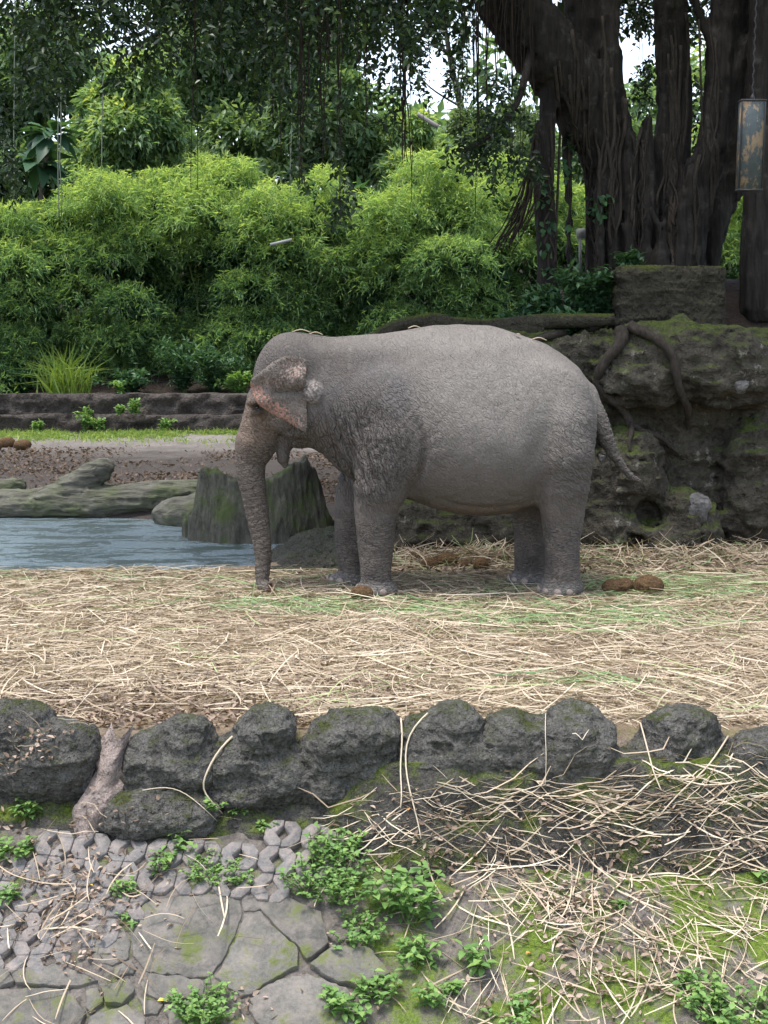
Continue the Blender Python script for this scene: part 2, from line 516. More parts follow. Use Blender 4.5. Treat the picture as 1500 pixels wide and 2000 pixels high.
ys = np.concatenate([[-40, -10, 0, 2, 3.5], np.arange(4.6, 17.5, 0.06), np.arange(17.5, 31, 0.25), [33, 38, 46, 60, 90, 150, 300, 500]])
gx, gy = np.meshgrid(xs, ys, indexing='ij')
gz = ground_z(gx.ravel(), gy.ravel())
V = np.stack([gx.ravel(), gy.ravel(), gz], -1)
idx = np.arange(len(V)).reshape(gx.shape)
F = np.stack([idx[:-1, :-1], idx[1:, :-1], idx[1:, 1:], idx[:-1, 1:]], -1).reshape(-1, 4)
ground_bvh = BVHTree.FromPolygons([tuple(p) for p in V], F.tolist())
def on_ground(px, py):
    d = Vector(ray(px, py)).normalized()
    h, n, i, dist = ground_bvh.ray_cast(Vector((0, 0, CAM_H)), d)
    return np.array(h)
def ground_mat():
    t = NT("yard_ground")
    v = t.coord()
    sx = t.n("ShaderNodeSeparateXYZ"); t.l(v, sx.inputs[0]); y = sx.outputs[1]; x = sx.outputs[0]
    n1 = t.noise(v, 1.3, 5, 0.65); n2 = t.noise(v, 14, 6, 0.7); n3 = t.noise(v, 55, 4, 0.7)
    # yard: trodden earth under the straw
    yard = t.ramp(t.math('ADD', t.math('MULTIPLY', n2, 0.6), t.math('MULTIPLY', n3, 0.4)), [(0.3, (0.10, 0.072, 0.05)), (0.7, (0.30, 0.23, 0.155))])
    # far side: dry greyish-pink dirt with damp dark debris
    dry = t.ramp(n2, [(0.3, (0.12, 0.105, 0.096)), (0.7, (0.27, 0.245, 0.225))])
    wet = t.ramp(n3, [(0.35, (0.018, 0.015, 0.013)), (0.7, (0.11, 0.094, 0.084))])
    yy = t.math('ADD', y, t.math('MULTIPLY', t.math('SUBTRACT', n1, 0.5), 7.0))
    far = t.mix(t.ramp(t.math('DIVIDE', yy, 40.0), [(0.57, 0.0), (0.68, 1.0)]), wet, dry)
    c = t.mix(t.ramp(t.math('DIVIDE', y, 40.0), [(0.365, 0.0), (0.40, 1.0)]), yard, far)
    # slope in front: grey earth and moss
    soil = t.ramp(n2, [(0.3, (0.06, 0.053, 0.047)), (0.72, (0.22, 0.195, 0.175))])
    moss = t.ramp(n3, [(0.3, (0.045, 0.075, 0.012)), (0.7, (0.16, 0.23, 0.03))])
    mk = t.math('ADD', t.math('MULTIPLY', t.noise(v, 3.4, 6, 0.72), 1.0), t.math('MULTIPLY', x, 0.045))
    sl = t.mix(t.ramp(mk, [(0.47, 0.0), (0.60, 0.95)]), soil, moss)
    c = t.mix(t.ramp(t.math('DIVIDE', y, 10.0), [(0.715, 0.0), (0.735, 1.0)]), sl, c)
    b = t.bump(n2, 0.8, 0.04); b = t.bump(n3, 0.8, 0.015, b)
    return t.done(c, 0.92, b, 0.15)
M['ground'] = ground_mat()
tag(link("ground", make_mesh("ground", V, F), M['ground']), "trodden earth yard falling away in a mossy slope", None, None, "structure")

# water
t = NT("pond_water")
v = t.coord(scale=(1, 1, 1))
scum = t.noise(t.coord(scale=(1.0, 3.0, 1)), 1.3, 8, 0.72, 0.6)
fleck = t.noise(t.coord(scale=(1, 2.0, 1)), 16, 4, 0.7)
mk = t.ramp(t.math('ADD', t.math('MULTIPLY', scum, 0.7), t.math('MULTIPLY', fleck, 0.3)), [(0.485, 0.0), (0.515, 1.0)])
c = t.mix(mk, (0.17, 0.22, 0.25), (0.02, 0.036, 0.03))
w1 = t.noise(t.coord(scale=(1, 2.2, 1)), 9, 4, 0.6); w2 = t.noise(v, 40, 3, 0.6)
b = t.bump(w1, 0.25, 0.04); b = t.bump(w2, 0.2, 0.01, b)
M['water'] = t.done(c, t.math('ADD', 0.10, t.math('MULTIPLY', mk, 0.6)), b, 0.5)
wp = np.array([p + (p - pond.mean(0)) * 0.03 for p in pond])
WV = np.concatenate([np.c_[wp, np.full(len(wp), POND_Z)], [[*pond.mean(0), POND_Z]]])
k = np.arange(len(wp))
wf = np.stack([k, (k + 1) % len(wp), np.full(len(wp), len(wp))], -1)
tag(link("water", make_mesh("water", WV, wf), M['water']), "murky blue-grey pond water with floating scum", None, None, "structure")
# ------------------------------------------------------------------ rock-faced retaining wall, mound behind it, low wall at the back
M['wall'] = rock_mat("retaining_wall_rock", (0.015, 0.013, 0.010), (0.088, 0.078, 0.060), (0.078, 0.105, 0.020), 0.30, 0.8, stain=(0.05, 0.056, 0.03), moss_noise=0.42, lime=(0.21, 0.195, 0.165))
M['block'] = rock_mat("mossy_block_rock", (0.018, 0.017, 0.012), (0.07, 0.062, 0.045), (0.085, 0.105, 0.02), 0.30, 1.2, moss_noise=0.5)
WB = np.array([3.1, 14.6, 0.0])
def wl(px, py, Y): return at(px, py, Y) - WB
def sd_wall(P):
    W = P + WB
    d = sd_box(P, (0.3, 0.15, 1.1), (3.35, 1.15, 1.17), 0.22)
    # lean back a little, foot swells forward
    for (px, py, Y, rx, ry, rz) in ((850, 1040, 13.5, 0.75, 0.35, 0.42), (980, 1050, 13.4, 0.6, 0.32, 0.3), (1110, 1000, 13.45, 0.5, 0.3, 0.8), (1225, 940, 13.38, 0.36, 0.36, 0.50),
                                    (1230, 1050, 13.25, 0.5, 0.34, 0.35), (1330, 1045, 13.3, 0.32, 0.32, 0.45), (1290, 690, 13.5, 0.6, 0.3, 0.3), (1420, 720, 13.42, 0.55, 0.28, 0.36), (1480, 950, 13.5, 0.4, 0.25, 0.7), (1250, 740, 13.42, 0.5, 0.25, 0.22)):
        d = smin(d, sd_ell(P, wl(px, py, Y), (rx, ry, rz)), 0.09)
    for (px, py, Y, rx, ry, rz) in ((1275, 1005, 13.02, 0.17, 0.30, 0.16), (1240, 1070, 12.95, 0.16, 0.2, 0.2), (1347, 701, 13.2, 0.05, 0.14, 0.045), (1180, 770, 13.3, 0.35, 0.18, 0.06), (1335, 835, 13.2, 0.08, 0.12, 0.05),
                                    (1365, 1060, 13.05, 0.06, 0.25, 0.3), (1420, 800, 13.2, 0.2, 0.15, 0.05), (1298, 905, 13.05, 0.06, 0.12, 0.06)):
        d = smax(d, -sd_ell(P, wl(px, py, Y), (rx, ry, rz)), 0.04)
    near = np.abs(d) < 0.3
    if near.any():
        Q = W[near]
        n = 0.10 * fbm(Q, (1.5, 1.5, 2.4), 3, 71, ridged=True) + 0.05 * fbm(Q, (4.5, 4.5, 8), 3, 72, ridged=True) + 0.022 * fbm(Q, 16, 2, 73, 0.6, True)
        d = d.copy(); d[near] = d[near] - n
    return d
wV, wF = sdf_mesh(sd_wall, (-3.55, -1.75, -0.25), (3.9, 1.4, 2.55), 0.036, 1)
wall_me = make_mesh("retaining_wall", wV, wF)
wall = tag(link("retaining_wall", wall_me, M['wall'], None, tuple(WB)), "dark rough rock retaining wall with moss along its top behind the elephant", "wall")
wall_bvh = BVHTree.FromPolygons([tuple(p) for p in (wV + WB)], wF.tolist())
CAMP = Vector((0, 0, CAM_H))
def hit(bvh, px, py):
    d = Vector(ray(px, py)).normalized()
    h, n, i, dist = bvh.ray_cast(CAMP, d)
    return (np.array(h), np.array(n)) if h is not None else (None, None)

# mound of earth carrying the tree
xs = np.concatenate([np.arange(0.15, 8.0, 0.12), [9, 11, 14]]); ys = np.concatenate([np.arange(13.7, 20, 0.12), [21, 23, 26, 30]])
gx, gy = np.meshgrid(xs, ys, indexing='ij'); x = gx.ravel(); y = gy.ravel()
z = 2.12 + 0.80 * sstep(13.95, 15.4, y) * sstep(1.5, 2.6, x) + 0.10 * fbm(P3(x, y), 1.3, 3, 81) + 0.05 * fbm(P3(x, y), 5, 3, 82)
z = z - 2.4 * sstep(0.45, -0.55, x) * sstep(14.2, 15.2, y) - 2.5 * sstep(18.5, 24, y)
z = np.where(y < 13.9, 2.0, z)
idx = np.arange(len(x)).reshape(gx.shape)
mound_V = np.stack([x, y, z], -1); mound_F = np.stack([idx[:-1, :-1], idx[1:, :-1], idx[1:, 1:], idx[:-1, 1:]], -1).reshape(-1, 4)
M['soil'] = rock_mat("mound_soil", (0.016, 0.012, 0.010), (0.06, 0.045, 0.037), (0.05, 0.07, 0.02), 0.72, 2.0)
tag(link("mound", make_mesh("mound", mound_V, mound_F), M['soil']), "dark earth mound under the banyan tree", None, None, "structure")
mound_bvh = BVHTree.FromPolygons([tuple(p) for p in mound_V], mound_F.tolist())
def drop(bvh, x, y, z0=9.0, default=None):
    h, n, i, dd = bvh.ray_cast(Vector((x, y, z0)), Vector((0, 0, -1)))
    return h.z if h is not None else default

# mossy stone block on the wall
bc = at(1301, 588, 14.35)
def sd_block(P):
    d = sd_box(P, (0, 0, 0.34), (0.575, 0.3, 0.335), 0.07)
    Q = P + bc
    return d - 0.03 * fbm(Q, (4, 4, 7), 3, 91, ridged=True) - 0.022 * fbm(Q, (11, 11, 20), 3, 92, ridged=True) + 0.25 * np.maximum(0, 0.10 - np.abs(P[:, 2] - 0.20)) * sstep(0.2, -0.3, P[:, 0]) * 0.3
V, F = sdf_mesh(sd_block, (-0.72, -0.45, -0.1), (0.72, 0.45, 0.8), 0.022, 1)
bz = at(1301, 641, 14.35)[2]
tag(link("stone_block", make_mesh("stone_block", V, F), M['block'], None, (bc[0], bc[1], bz - 0.03)), "moss-covered rectangular stone block standing on the retaining wall", "stone block")

# embedded pale stones of the wall and pale streaks of lime
M['pale_rock'] = rock_mat("pale_stone", (0.13, 0.125, 0.12), (0.27, 0.26, 0.25), None, scale=2.0)
def boulder(name, base, blobs, h, mat, label, cat, seed, group=None, amp=0.03, fr=5.0, k=0.06, cut=None, moss_amp=0):
    """rock: blended ellipsoids (centre, radii in metres from base) with ridged relief"""
    base = np.asarray(base, float)
    lo = np.min([np.array(c) - np.array(r) for c, r in blobs], 0) - 2.2 * amp - 2 * h
    hi = np.max([np.array(c) + np.array(r) for c, r in blobs], 0) + 2.2 * amp + 2 * h
    def f(P):
        d = None
        for c, r in blobs:
            e = sd_ell(P, c, r); d = e if d is None else smin(d, e, k)
        Q = P + base + seed
        d = d - amp * fbm(Q, fr, 3, seed, ridged=True) - 0.7 * amp * fbm(Q, np.asarray(fr) * 0.45, 2, seed + 3) - 0.5 * amp * fbm(Q, np.asarray(fr) * 3.2, 3, seed + 5, 0.6, True)
        if cut is not None: d = np.maximum(d, cut - P[:, 2])
        return d
    V, F = sdf_mesh(f, lo, hi, h, 1)
    o = link(name, make_mesh(name, V, F), mat, None, tuple(base))
    tag(o, label, cat, group)
    return o, V + base, F
for (px, py, r, lab) in ((1362, 998, (0.115, 0.09, 0.15), "pale angular stone set low in the retaining wall"), (1449, 756, (0.06, 0.06, 0.06), "small pale round stone set high in the retaining wall"), (1180, 897, (0.03, 0.03, 0.035), "tiny white pebble stuck in the wall beside the elephant's tail")):
    p, n = hit(wall_bvh, px, py)
    boulder("embedded_stone", p + np.array([0, 0.045, 0]), [((0, 0, 0), r), ((0.3 * r[0], 0, 0.35 * r[2]), (0.8 * r[0], r[1], 0.6 * r[2]))], 0.014, M['pale_rock'], lab, "stone", int(px), amp=0.022, fr=11)
rg = np.random.default_rng(31)
# low wall at the back: two courses of rubble with a ledge
M['low_wall'] = rock_mat("low_wall_stone", (0.02, 0.017, 0.015), (0.11, 0.095, 0.084), (0.06, 0.08, 0.03), 0.8, 0.9)
LWY = 29.0
# planted bank behind the low wall
xs = np.concatenate([[-40, -25], np.arange(-16, 12, 0.5), [16, 25, 40]]); ys = np.concatenate([[29.35], np.arange(29.6, 40, 0.5), [45, 60]])
gx, gy = np.meshgrid(xs, ys, indexing='ij'); x = gx.ravel(); y = gy.ravel()
z = 0.72 + 0.34 * np.maximum(y - 29.9, 0) * (y < 41) + 3.9 * (y >= 41) + 0.1 * np.maximum(y - 41, 0) + 0.15 * fbm(P3(x, y), 0.7, 3, 44)
idx = np.arange(len(x)).reshape(gx.shape)
tag(link("planted_bank", make_mesh("planted_bank", np.stack([x, y, z], -1), np.stack([idx[:-1, :-1], idx[1:, :-1], idx[1:, 1:], idx[:-1, 1:]], -1).reshape(-1, 4)), M['soil']), "dark planted earth bank behind the low wall", None, None, "structure")
def strip_wall(name, y0, z0, z1, x0, x1, depth, seed, parent=None, step=0.09):
    nx = int((x1 - x0) / step); nz = max(int((z1 - z0) / 0.07), 4); nd = 4
    s = np.concatenate([np.linspace(0, 1, nz), 1 + np.linspace(0, 1, nd + 1)[1:]])
    gx, gs = np.meshgrid(np.linspace(x0, x1, nx), s, indexing='ij')
    z = np.where(gs <= 1, z0 + (z1 - z0) * gs, z1); y = np.where(gs <= 1, y0, y0 + depth * (gs - 1))
    P = np.stack([gx, y, z], -1).reshape(-1, 3)
    a = fbm(P, (1.6, 3, 5), 4, seed, ridged=True)
    face = (gs.ravel() <= 1.0)
    P[:, 1] -= np.where(face, 0.13 * a + 0.10 * fbm(P, (4, 4, 8), 3, seed + 3, 0.6, True), 0); P[:, 2] += np.where(gs.ravel() >= 0.999, 0.04 * fbm(P, 2.5, 3, seed + 9), 0)
    idx = np.arange(len(P)).reshape(gx.shape)
    F = np.stack([idx[:-1, :-1], idx[1:, :-1], idx[1:, 1:], idx[:-1, 1:]], -1).reshape(-1, 4)
    return P, F
lw = empty("low_wall", (0, LWY, 0)); tag(lw, "long low dark stone wall with a ledge below the bamboo", "wall")
for nm, y0, z0, z1, dp, sd_ in (("upper_course", LWY, 0.35, 0.86, 0.5, 101), ("ledge", LWY - 0.22, -0.15, 0.42, 0.4, 111)):
    P, F = strip_wall(nm, y0, z0, z1, -13, 3.0, dp, sd_)
    link(nm, make_mesh(nm, rebase(P, (0, LWY, 0)), F), M['low_wall'], lw)
# ------------------------------------------------------------------ the banyan
def stem(P, rows, B):
    return sd_chain(P, [at(r[0], r[1], r[2]) - B for r in rows], [max(r[3] * 0.88 - 2.0, 3.0) / 162.0 for r in rows])
BB = np.array([3.0, 15.5, 2.7])
banyan_stems = [
    ([(1232, 575, 15.5, 62), (1222, 470, 15.45, 55), (1210, 380, 15.4, 54), (1180, 270, 15.35, 62), (1115, 160, 15.2, 70), (1040, 65, 15.0, 66), (965, -40, 14.8, 58), (880, -150, 14.5, 40)], 0.07),
    ([(1205, 575, 15.7, 50), (1206, 400, 15.7, 46), (1190, 280, 15.6, 55), (1170, 150, 15.5, 50), (1150, 0, 15.5, 50), (1130, -180, 15.5, 44)], 0.06),
    ([(1200, 575, 15.15, 18), (1195, 450, 15.12, 15), (1190, 300, 15.1, 19), (1190, 180, 15.1, 20), (1193, 80, 15.15, 19), (1195, -80, 15.2, 22)], 0.03),
    ([(1290, 575, 15.6, 58), (1300, 440, 15.6, 50), (1308, 320, 15.6, 43), (1318, 210, 15.6, 37), (1310, 100, 15.6, 36), (1308, 0, 15.6, 38), (1300, -180, 15.6, 34)], 0.06),
    ([(1322, 585, 15.25, 60), (1338, 470, 15.2, 46), (1362, 360, 15.2, 38), (1392, 265, 15.2, 36), (1408, 185, 15.2, 38), (1415, 100, 15.2, 38), (1430, 0, 15.2, 37), (1445, -160, 15.2, 30)], 0.06),
    ([(1402, 240, 15.2, 24), (1440, 135, 15.1, 23), (1490, 52, 15.0, 24), (1550, -40, 14.9, 24)], 0.06),
    ([(1408, 120, 15.2, 15), (1375, 60, 15.2, 13), (1355, -30, 15.2, 13)], 0.05),
    ([(1352, 575, 16.0, 44), (1396, 430, 16.0, 38), (1430, 330, 16.0, 33), (1452, 220, 16.0, 28), (1462, 90, 16.0, 28), (1470, -80, 16.0, 26)], 0.06),
    ([(1258, 575, 15.25, 42), (1256, 440, 15.3, 34), (1258, 330, 15.35, 24), (1262, 240, 15.4, 14)], 0.05),
    ([(1288, 570, 15.05, 34), (1290, 480, 15.0, 19), (1284, 440, 14.97, 12), (1270, 405, 14.95, 8)], 0.04),
    ([(1290, 480, 15.0, 14), (1297, 440, 14.98, 10), (1304, 402, 14.96, 7)], 0.03),
    ([(1160, 575, 15.35, 22), (1160, 450, 15.4, 17), (1160, 330, 15.4, 18), (1140, 200, 15.3, 26)], 0.05),
    ([(1074, 590, 15.0, 24), (1068, 440, 15.0, 20), (1066, 330, 15.0, 19), (1070, 230, 15.0, 22), (1078, 130, 15.05, 26), (1095, 60, 15.05, 24)], 0.05),
    ([(1113, 590, 15.3, 9), (1112, 430, 15.3, 7), (1109, 320, 15.3, 6.5), (1112, 200, 15.3, 8)], 0.03),
    ([(1172, 575, 15.1, 12), (1170, 430, 15.08, 9), (1172, 300, 15.05, 8), (1160, 180, 15.0, 10)], 0.02),
    ([(1232, 575, 15.0, 12), (1228, 430, 15.0, 9), (1224, 300, 15.05, 9), (1215, 170, 15.0, 8)], 0.02),
    ([(1345, 575, 14.95, 18), (1330, 520, 14.95, 14), (1334, 420, 14.97, 10), (1350, 330, 15.0, 8)], 0.025),
]
def sd_banyan(P):
    d = np.full(len(P), 9.0, np.float32)
    for rows, k in banyan_stems:
        d = smin(d, stem(P, rows, BB), k)
    near = np.abs(d) < 0.25
    if near.any():
        Q = P[near] + BB
        d = d.copy()
        d[near] -= 0.065 * (fbm(Q, (5.0, 5.0, 0.6), 3, 121, ridged=True) - 0.35) + 0.022 * fbm(Q, (16, 16, 3.0), 2, 123, ridged=True) + 0.012 * fbm(Q, 9, 2, 125)
    return d
tV, tF = sdf_mesh(sd_banyan, (-2.6, -1.6, -0.5), (2.2, 1.2, 5.2), 0.034, 1)
banyan = empty("banyan_tree", tuple(BB)); tag(banyan, "huge dark banyan tree with fused trunks and hanging aerial roots on the mound", "tree")
link("trunk", make_mesh("banyan_trunk", tV, tF), M['bark'], banyan)
ban_bvh = BVHTree.FromPolygons([tuple(p) for p in (tV + BB)], tF.tolist())

def roots_mesh(strands, sides=5):
    return join([tube(p, r, sides) for p, r in strands])
rg = np.random.default_rng(12)
# strangling roots that run down the face of the trunks
made = 0
for k in range(52):
    x0 = rg.uniform(1060, 1400); y0 = rg.uniform(20, 330); y1 = rg.uniform(430, 560)
    n = 12; pts = []
    drift = rg.normal(0, 12)
    for i in range(n):
        f = i / (n - 1)
        a = x0 + drift * f + 6 * math.sin(f * rg.uniform(3, 8)) + rg.normal(0, 1.6); b = y0 + (y1 - y0) * f
        p, nn = hit(ban_bvh, a, b)
        if p is None: continue
        if pts and abs(p[1] - pts[-1][1]) > 0.35: break
        pts.append(p + np.array([0, -0.01, 0]))
    if len(pts) < 5: continue
    pts = spline(np.array(pts), len(pts) * 2); r = rg.uniform(0.009, 0.026)
    V, F = tube(pts, np.linspace(r, r * 0.7, len(pts)), 6)
    link("aerial_root", make_mesh("aerial_root", rebase(V, BB), F), M['root'], banyan); made += 1
# free hanging strands: photo column, top and bottom row, depth, strands
for (px, y1, Y, ns, r) in ((380, 375, 12.6, 2, 0.006), (540, 305, 12.8, 2, 0.008), (587, 365, 12.6, 5, 0.009), (622, 270, 12.9, 3, 0.008), (642, 330, 12.8, 3, 0.008), (666, 440, 12.7, 4, 0.007), (716, 285, 13.0, 2, 0.006),
                           (770, 215, 13.2, 3, 0.006), (787, 345, 13.0, 7, 0.009), (800, 395, 13.0, 2, 0.005), (866, 150, 13.2, 1, 0.005), (905, 300, 13.6, 2, 0.005), (934, 425, 13.5, 4, 0.007), (925, 215, 13.8, 6, 0.006), (950, 240, 14.0, 6, 0.006), (968, 190, 14.2, 5, 0.006), (985, 300, 14.0, 3, 0.006), (1000, 330, 14.2, 4, 0.006),
                           (1018, 330, 14.3, 3, 0.006), (1035, 250, 14.4, 3, 0.006), (1000, 420, 14.2, 2, 0.004), (430, 190, 12.4, 1, 0.005), (700, 190, 12.6, 2, 0.006), (840, 240, 13.4, 2, 0.004), (1138, 300, 14.7, 3, 0.007), (1240, 120, 14.8, 2, 0.006), (560, 235, 12.2, 1, 0.005), (880, 330, 13.9, 1, 0.004)):
    strands = []
    for s in range(ns):
        yb = y1 * rg.uniform(0.55, 1.0) if s else y1
        off = rg.normal(0, 7); n = 14
        rows = [(px + off * (0.5 + 0.5 * math.cos(i * 0.5 + s)) + rg.normal(0, 1.3), -190 + (yb + 190) * i / (n - 1)) for i in range(n)]
        pts = np.array([at(a, b, Y + 0.03 * s) for a, b in rows])
        strands.append((spline(pts, 22), np.linspace(r * 1.25, r * 0.5, 22)))
    V, F = roots_mesh(strands)
    link("aerial_root", make_mesh("aerial_root", rebase(V, BB), F), M['aerial'], banyan)
# broom of roots leaning away from the pillar
for k in range(20):
    f = rg.uniform(0, 1)
    a0 = (1052 - 4 * rg.random(), 235 + 75 * rg.random()); e = (958 + 55 * f + rg.normal(0, 4), 470 + 40 * (1 - f) * rg.random() + rg.normal(0, 9))
    mid = (0.5 * (a0[0] + e[0]) + 12 + rg.normal(0, 6), 0.45 * a0[1] + 0.55 * e[1] + rg.normal(0, 8))
    pts = np.array([at(a0[0], a0[1], 14.85), at(mid[0], mid[1], 14.6), at(e[0], e[1], 14.45 + rg.normal(0, 0.08))])
    pts = spline(pts, 12) + rg.normal(0, 0.008, (12, 3)); r = rg.uniform(0.010, 0.022)
    V, F = tube(pts, np.linspace(r, r * 0.4, 12), 5)
    link("aerial_root", make_mesh("leaning_root", rebase(V, BB), F), M['aerial'], banyan)
# roots creeping over the wall; each touches the wall where the photo shows it
for rows in ([(1040, 668, 8), (1075, 655, 10), (1110, 648, 11), (1150, 641, 13), (1185, 630, 15), (1206, 622, 16)],
             [(1206, 612, 15), (1210, 645, 18), (1211, 668, 17), (1193, 692, 14), (1170, 720, 12), (1160, 748, 10), (1172, 765, 9), (1192, 780, 9), (1212, 802, 10), (1226, 826, 10), (1246, 839, 8), (1280, 850, 7), (1305, 868, 5), (1322, 884, 3)],
             [(1215, 632, 13), (1255, 652, 13), (1288, 668, 13), (1308, 692, 12), (1318, 730, 11), (1330, 780, 10), (1338, 815, 9), (1340, 838, 5)],
             [(1226, 824, 8), (1231, 845, 6), (1226, 862, 5), (1229, 882, 3)]):
    pts, rad = [], []
    for a, b, r in spline(np.array(rows, float), len(rows) * 3):
        p, n = hit(wall_bvh, a, b)
        if p is None: continue
        q = 0.74 * r * mpp(p); pts.append(p + np.array([0, -0.03 - 0.4 * q, 0.15 * q])); rad.append(q * rg.uniform(0.9, 1.12))
    P = np.array(pts)
    P[:, 1] = np.array([P[max(i - 2, 0):i + 3, 1].min() for i in range(len(P))]) * 0.7 + 0.3 * P[:, 1]
    for _ in range(5): P[1:-1, 1] = 0.34 * P[1:-1, 1] + 0.33 * (P[2:, 1] + P[:-2, 1])
    for _ in range(2): P[1:-1] = 0.5 * P[1:-1] + 0.25 * (P[2:] + P[:-2])
    V, F = tube(spline(P, len(P) * 2), np.interp(np.linspace(0, len(rad) - 1, len(P) * 2), np.arange(len(rad)), rad), 10)
    V = V + 0.012 * fbm(V, 9, 2, 5)[:, None]
    link("root", make_mesh("wall_root", rebase(V, BB), F), M['root'], banyan)
for rows in ([(725, 664, 12), (760, 645, 15), (800, 632, 15), (840, 626, 14), (880, 630, 14), (940, 633, 13)], [(800, 655, 12), (840, 640, 13), (890, 636, 12), (1000, 633, 14), (1060, 630, 16), (1110, 626, 14), (1200, 622, 12)], [(980, 648, 14), (1020, 640, 16), (1060, 646, 14)]):
    Y = 13.75
    P = np.array([at(a, b, Y) for a, b, r in rows]); rad = [r / 180.0 for a, b, r in rows]
    P = spline(P, 20); V, F = tube(P, np.interp(np.linspace(0, len(rad) - 1, 20), np.arange(len(rad)), rad), 10)
    V = V + 0.03 * fbm(V, 4, 3, 6)[:, None]
    link("root", make_mesh("mossy_root", rebase(V, BB), F), M['block'], banyan)

# canopy: leafy sprays hanging from overhead twigs
low_edge = np.array([(-250, 420), (-60, 400), (20, 400), (45, 300), (80, 215), (130, 205), (200, 180), (300, 150), (380, 140), (430, 130), (470, 200), (540, 300), (600, 370), (640, 330), (665, 420), (700, 320), (760, 270), (810, 220), (840, 130), (870, 60), (900, 30), (960, 10), (1010, 0), (1060, -20)], float)
def spray(anchor, length, rng, nl, leaf, lean=0.35):
    d = unit(np.array([rng.normal(0, lean), rng.normal(0, lean), -1.0]))
    t = np.linspace(0.08, 1, nl)
    side = unit(np.cross(d, [0, 1, 0.3])) ; bend = rng.normal(0, 0.18) * length
    pts = anchor + d * (t * length)[:, None] + side * (bend * t ** 2)[:, None]
    th = rng.uniform(0, 2 * PI) + np.arange(nl) * 2.4
    u = unit(np.cross(d, [1, 0, 0.1])); w = np.cross(d, u)
    dr = np.cos(th)[:, None] * u + np.sin(th)[:, None] * w + d * 0.55 + rng.normal(0, 0.2, (nl, 3))
    return pts, dr
def canopy(mesh_name, sprays, rng, lmin, lmax, ratio, mat, parent, base, dens):
    B, D, L = [], [], []
    for a, ln in sprays:
        p, dr = spray(a, ln, rng, max(4, int(ln * dens)), 0.1)
        B.append(p); D.append(dr); L.append(rng.uniform(lmin, lmax, len(p)))
    B = np.concatenate(B); D = np.concatenate(D); L = np.concatenate(L)
    V, F, li = leaves(B, D, L, L * ratio, rng, 0.12, 0.22, 0.7)
    me = make_mesh(mesh_name, rebase(V, base), F, False)
    add_attr(me, "var", rng.random(len(B))[li])
    return link("crown", me, mat, parent), len(B)
sp = []
for k in range(1500):
    px = rg.uniform(-250, 900); e = np.interp(px, low_edge[:, 0], low_edge[:, 1])
    py = e - (e + 240) * rg.random() ** 0.75 - 45 * rg.random()
    # thin patches between 420 and 800 px, where the trees behind show through
    th = vnoise(np.array([[px, py, 0.0]]), 0.013, 77)[0]
    if 400 < px < 820 and th < 0.05 and py > 30 and rg.random() < 0.85: continue
    if px < 400 and th < -0.25 and py > 60 and rg.random() < 0.6: continue
    sp.append((at(px, py - 40, rg.uniform(11.8, 15.2)), rg.uniform(0.25, 0.6)))
for k in range(330):
    px = rg.uniform(-60, 900); sp.append((at(px, rg.uniform(-110, 25 if px < 820 else 0), rg.uniform(12.2, 15.0)), rg.uniform(0.25, 0.55)))
for (cx, cy, sx, sy, n) in ((960, 250, 45, 28, 26), (915, 300, 55, 16, 22), (975, 180, 30, 18, 12), (990, 310, 30, 14, 12), (965, 355, 12, 14, 5), (1040, 330, 22, 18, 9), (900, 150, 26, 20, 8), (840, 20, 30, 20, 14), (665, 400, 22, 26, 14), (20, 330, 14, 60, 20), (1255, 40, 22, 50, 26), (1262, 150, 16, 50, 20), (1240, 215, 20, 14, 8), (1360, 200, 12, 60, 14), (1365, 330, 10, 40, 9), (1225, 20, 30, 30, 12), (1345, 60, 16, 30, 8)):
    for k in range(n):
        sp.append((at(cx + rg.normal(0, sx * 0.6), cy - 25 + rg.normal(0, sy * 0.6), rg.uniform(13.2, 14.4) if cx < 1100 else rg.uniform(16.6, 17.6)), rg.uniform(0.18, 0.38)))
canopy("banyan_low_crown", sp, rg, 0.065, 0.105, 0.5, M['banyan'], banyan, BB, 34)
# unseen crown top, spread out above the frame to shade wall and trunk
sp = []
for k in range(2300):
    x = rg.uniform(-2.6, 9); y = rg.uniform(11.9, 21.0); z = rg.uniform(7.2, 9.6) - 0.05 * (x - 3) ** 2 * 0.3
    if x < 0 and y < 13: z += 0.4
    sp.append((np.array([x, y, z]), rg.uniform(0.5, 1.1)))
canopy("banyan_shade_crown", sp, rg, 0.12, 0.2, 0.55, M['banyan'], banyan, BB, 16)
# limbs carrying the canopy
for rows in ([(900, -120, 14.6, 34), (700, -210, 14.0, 26), (450, -230, 13.4, 20), (150, -200, 13.0, 15), (-100, -180, 12.8, 10)], [(700, -210, 14.0, 18), (600, -120, 13.2, 12), (520, -40, 12.8, 8)], [(880, -150, 14.4, 16), (820, -60, 13.6, 10), (790, 0, 13.2, 7)], [(1040, 90, 14.8, 9), (1010, 200, 14.3, 6), (960, 260, 13.9, 5), (905, 295, 13.7, 3)], [(1500, -150, 15, 24), (1650, -260, 14, 18)]):
    P = spline(np.array([at(a, b, Y) for a, b, Y, r in rows]), 18); rad = np.interp(np.linspace(0, len(rows) - 1, 18), np.arange(len(rows)), [r[3] / 175.0 for r in rows])
    V, F = tube(P, rad, 9); link("limb", make_mesh("banyan_limb", rebase(V + 0.02 * fbm(V, 4, 2, 3)[:, None], BB), F), M['bark'], banyan)

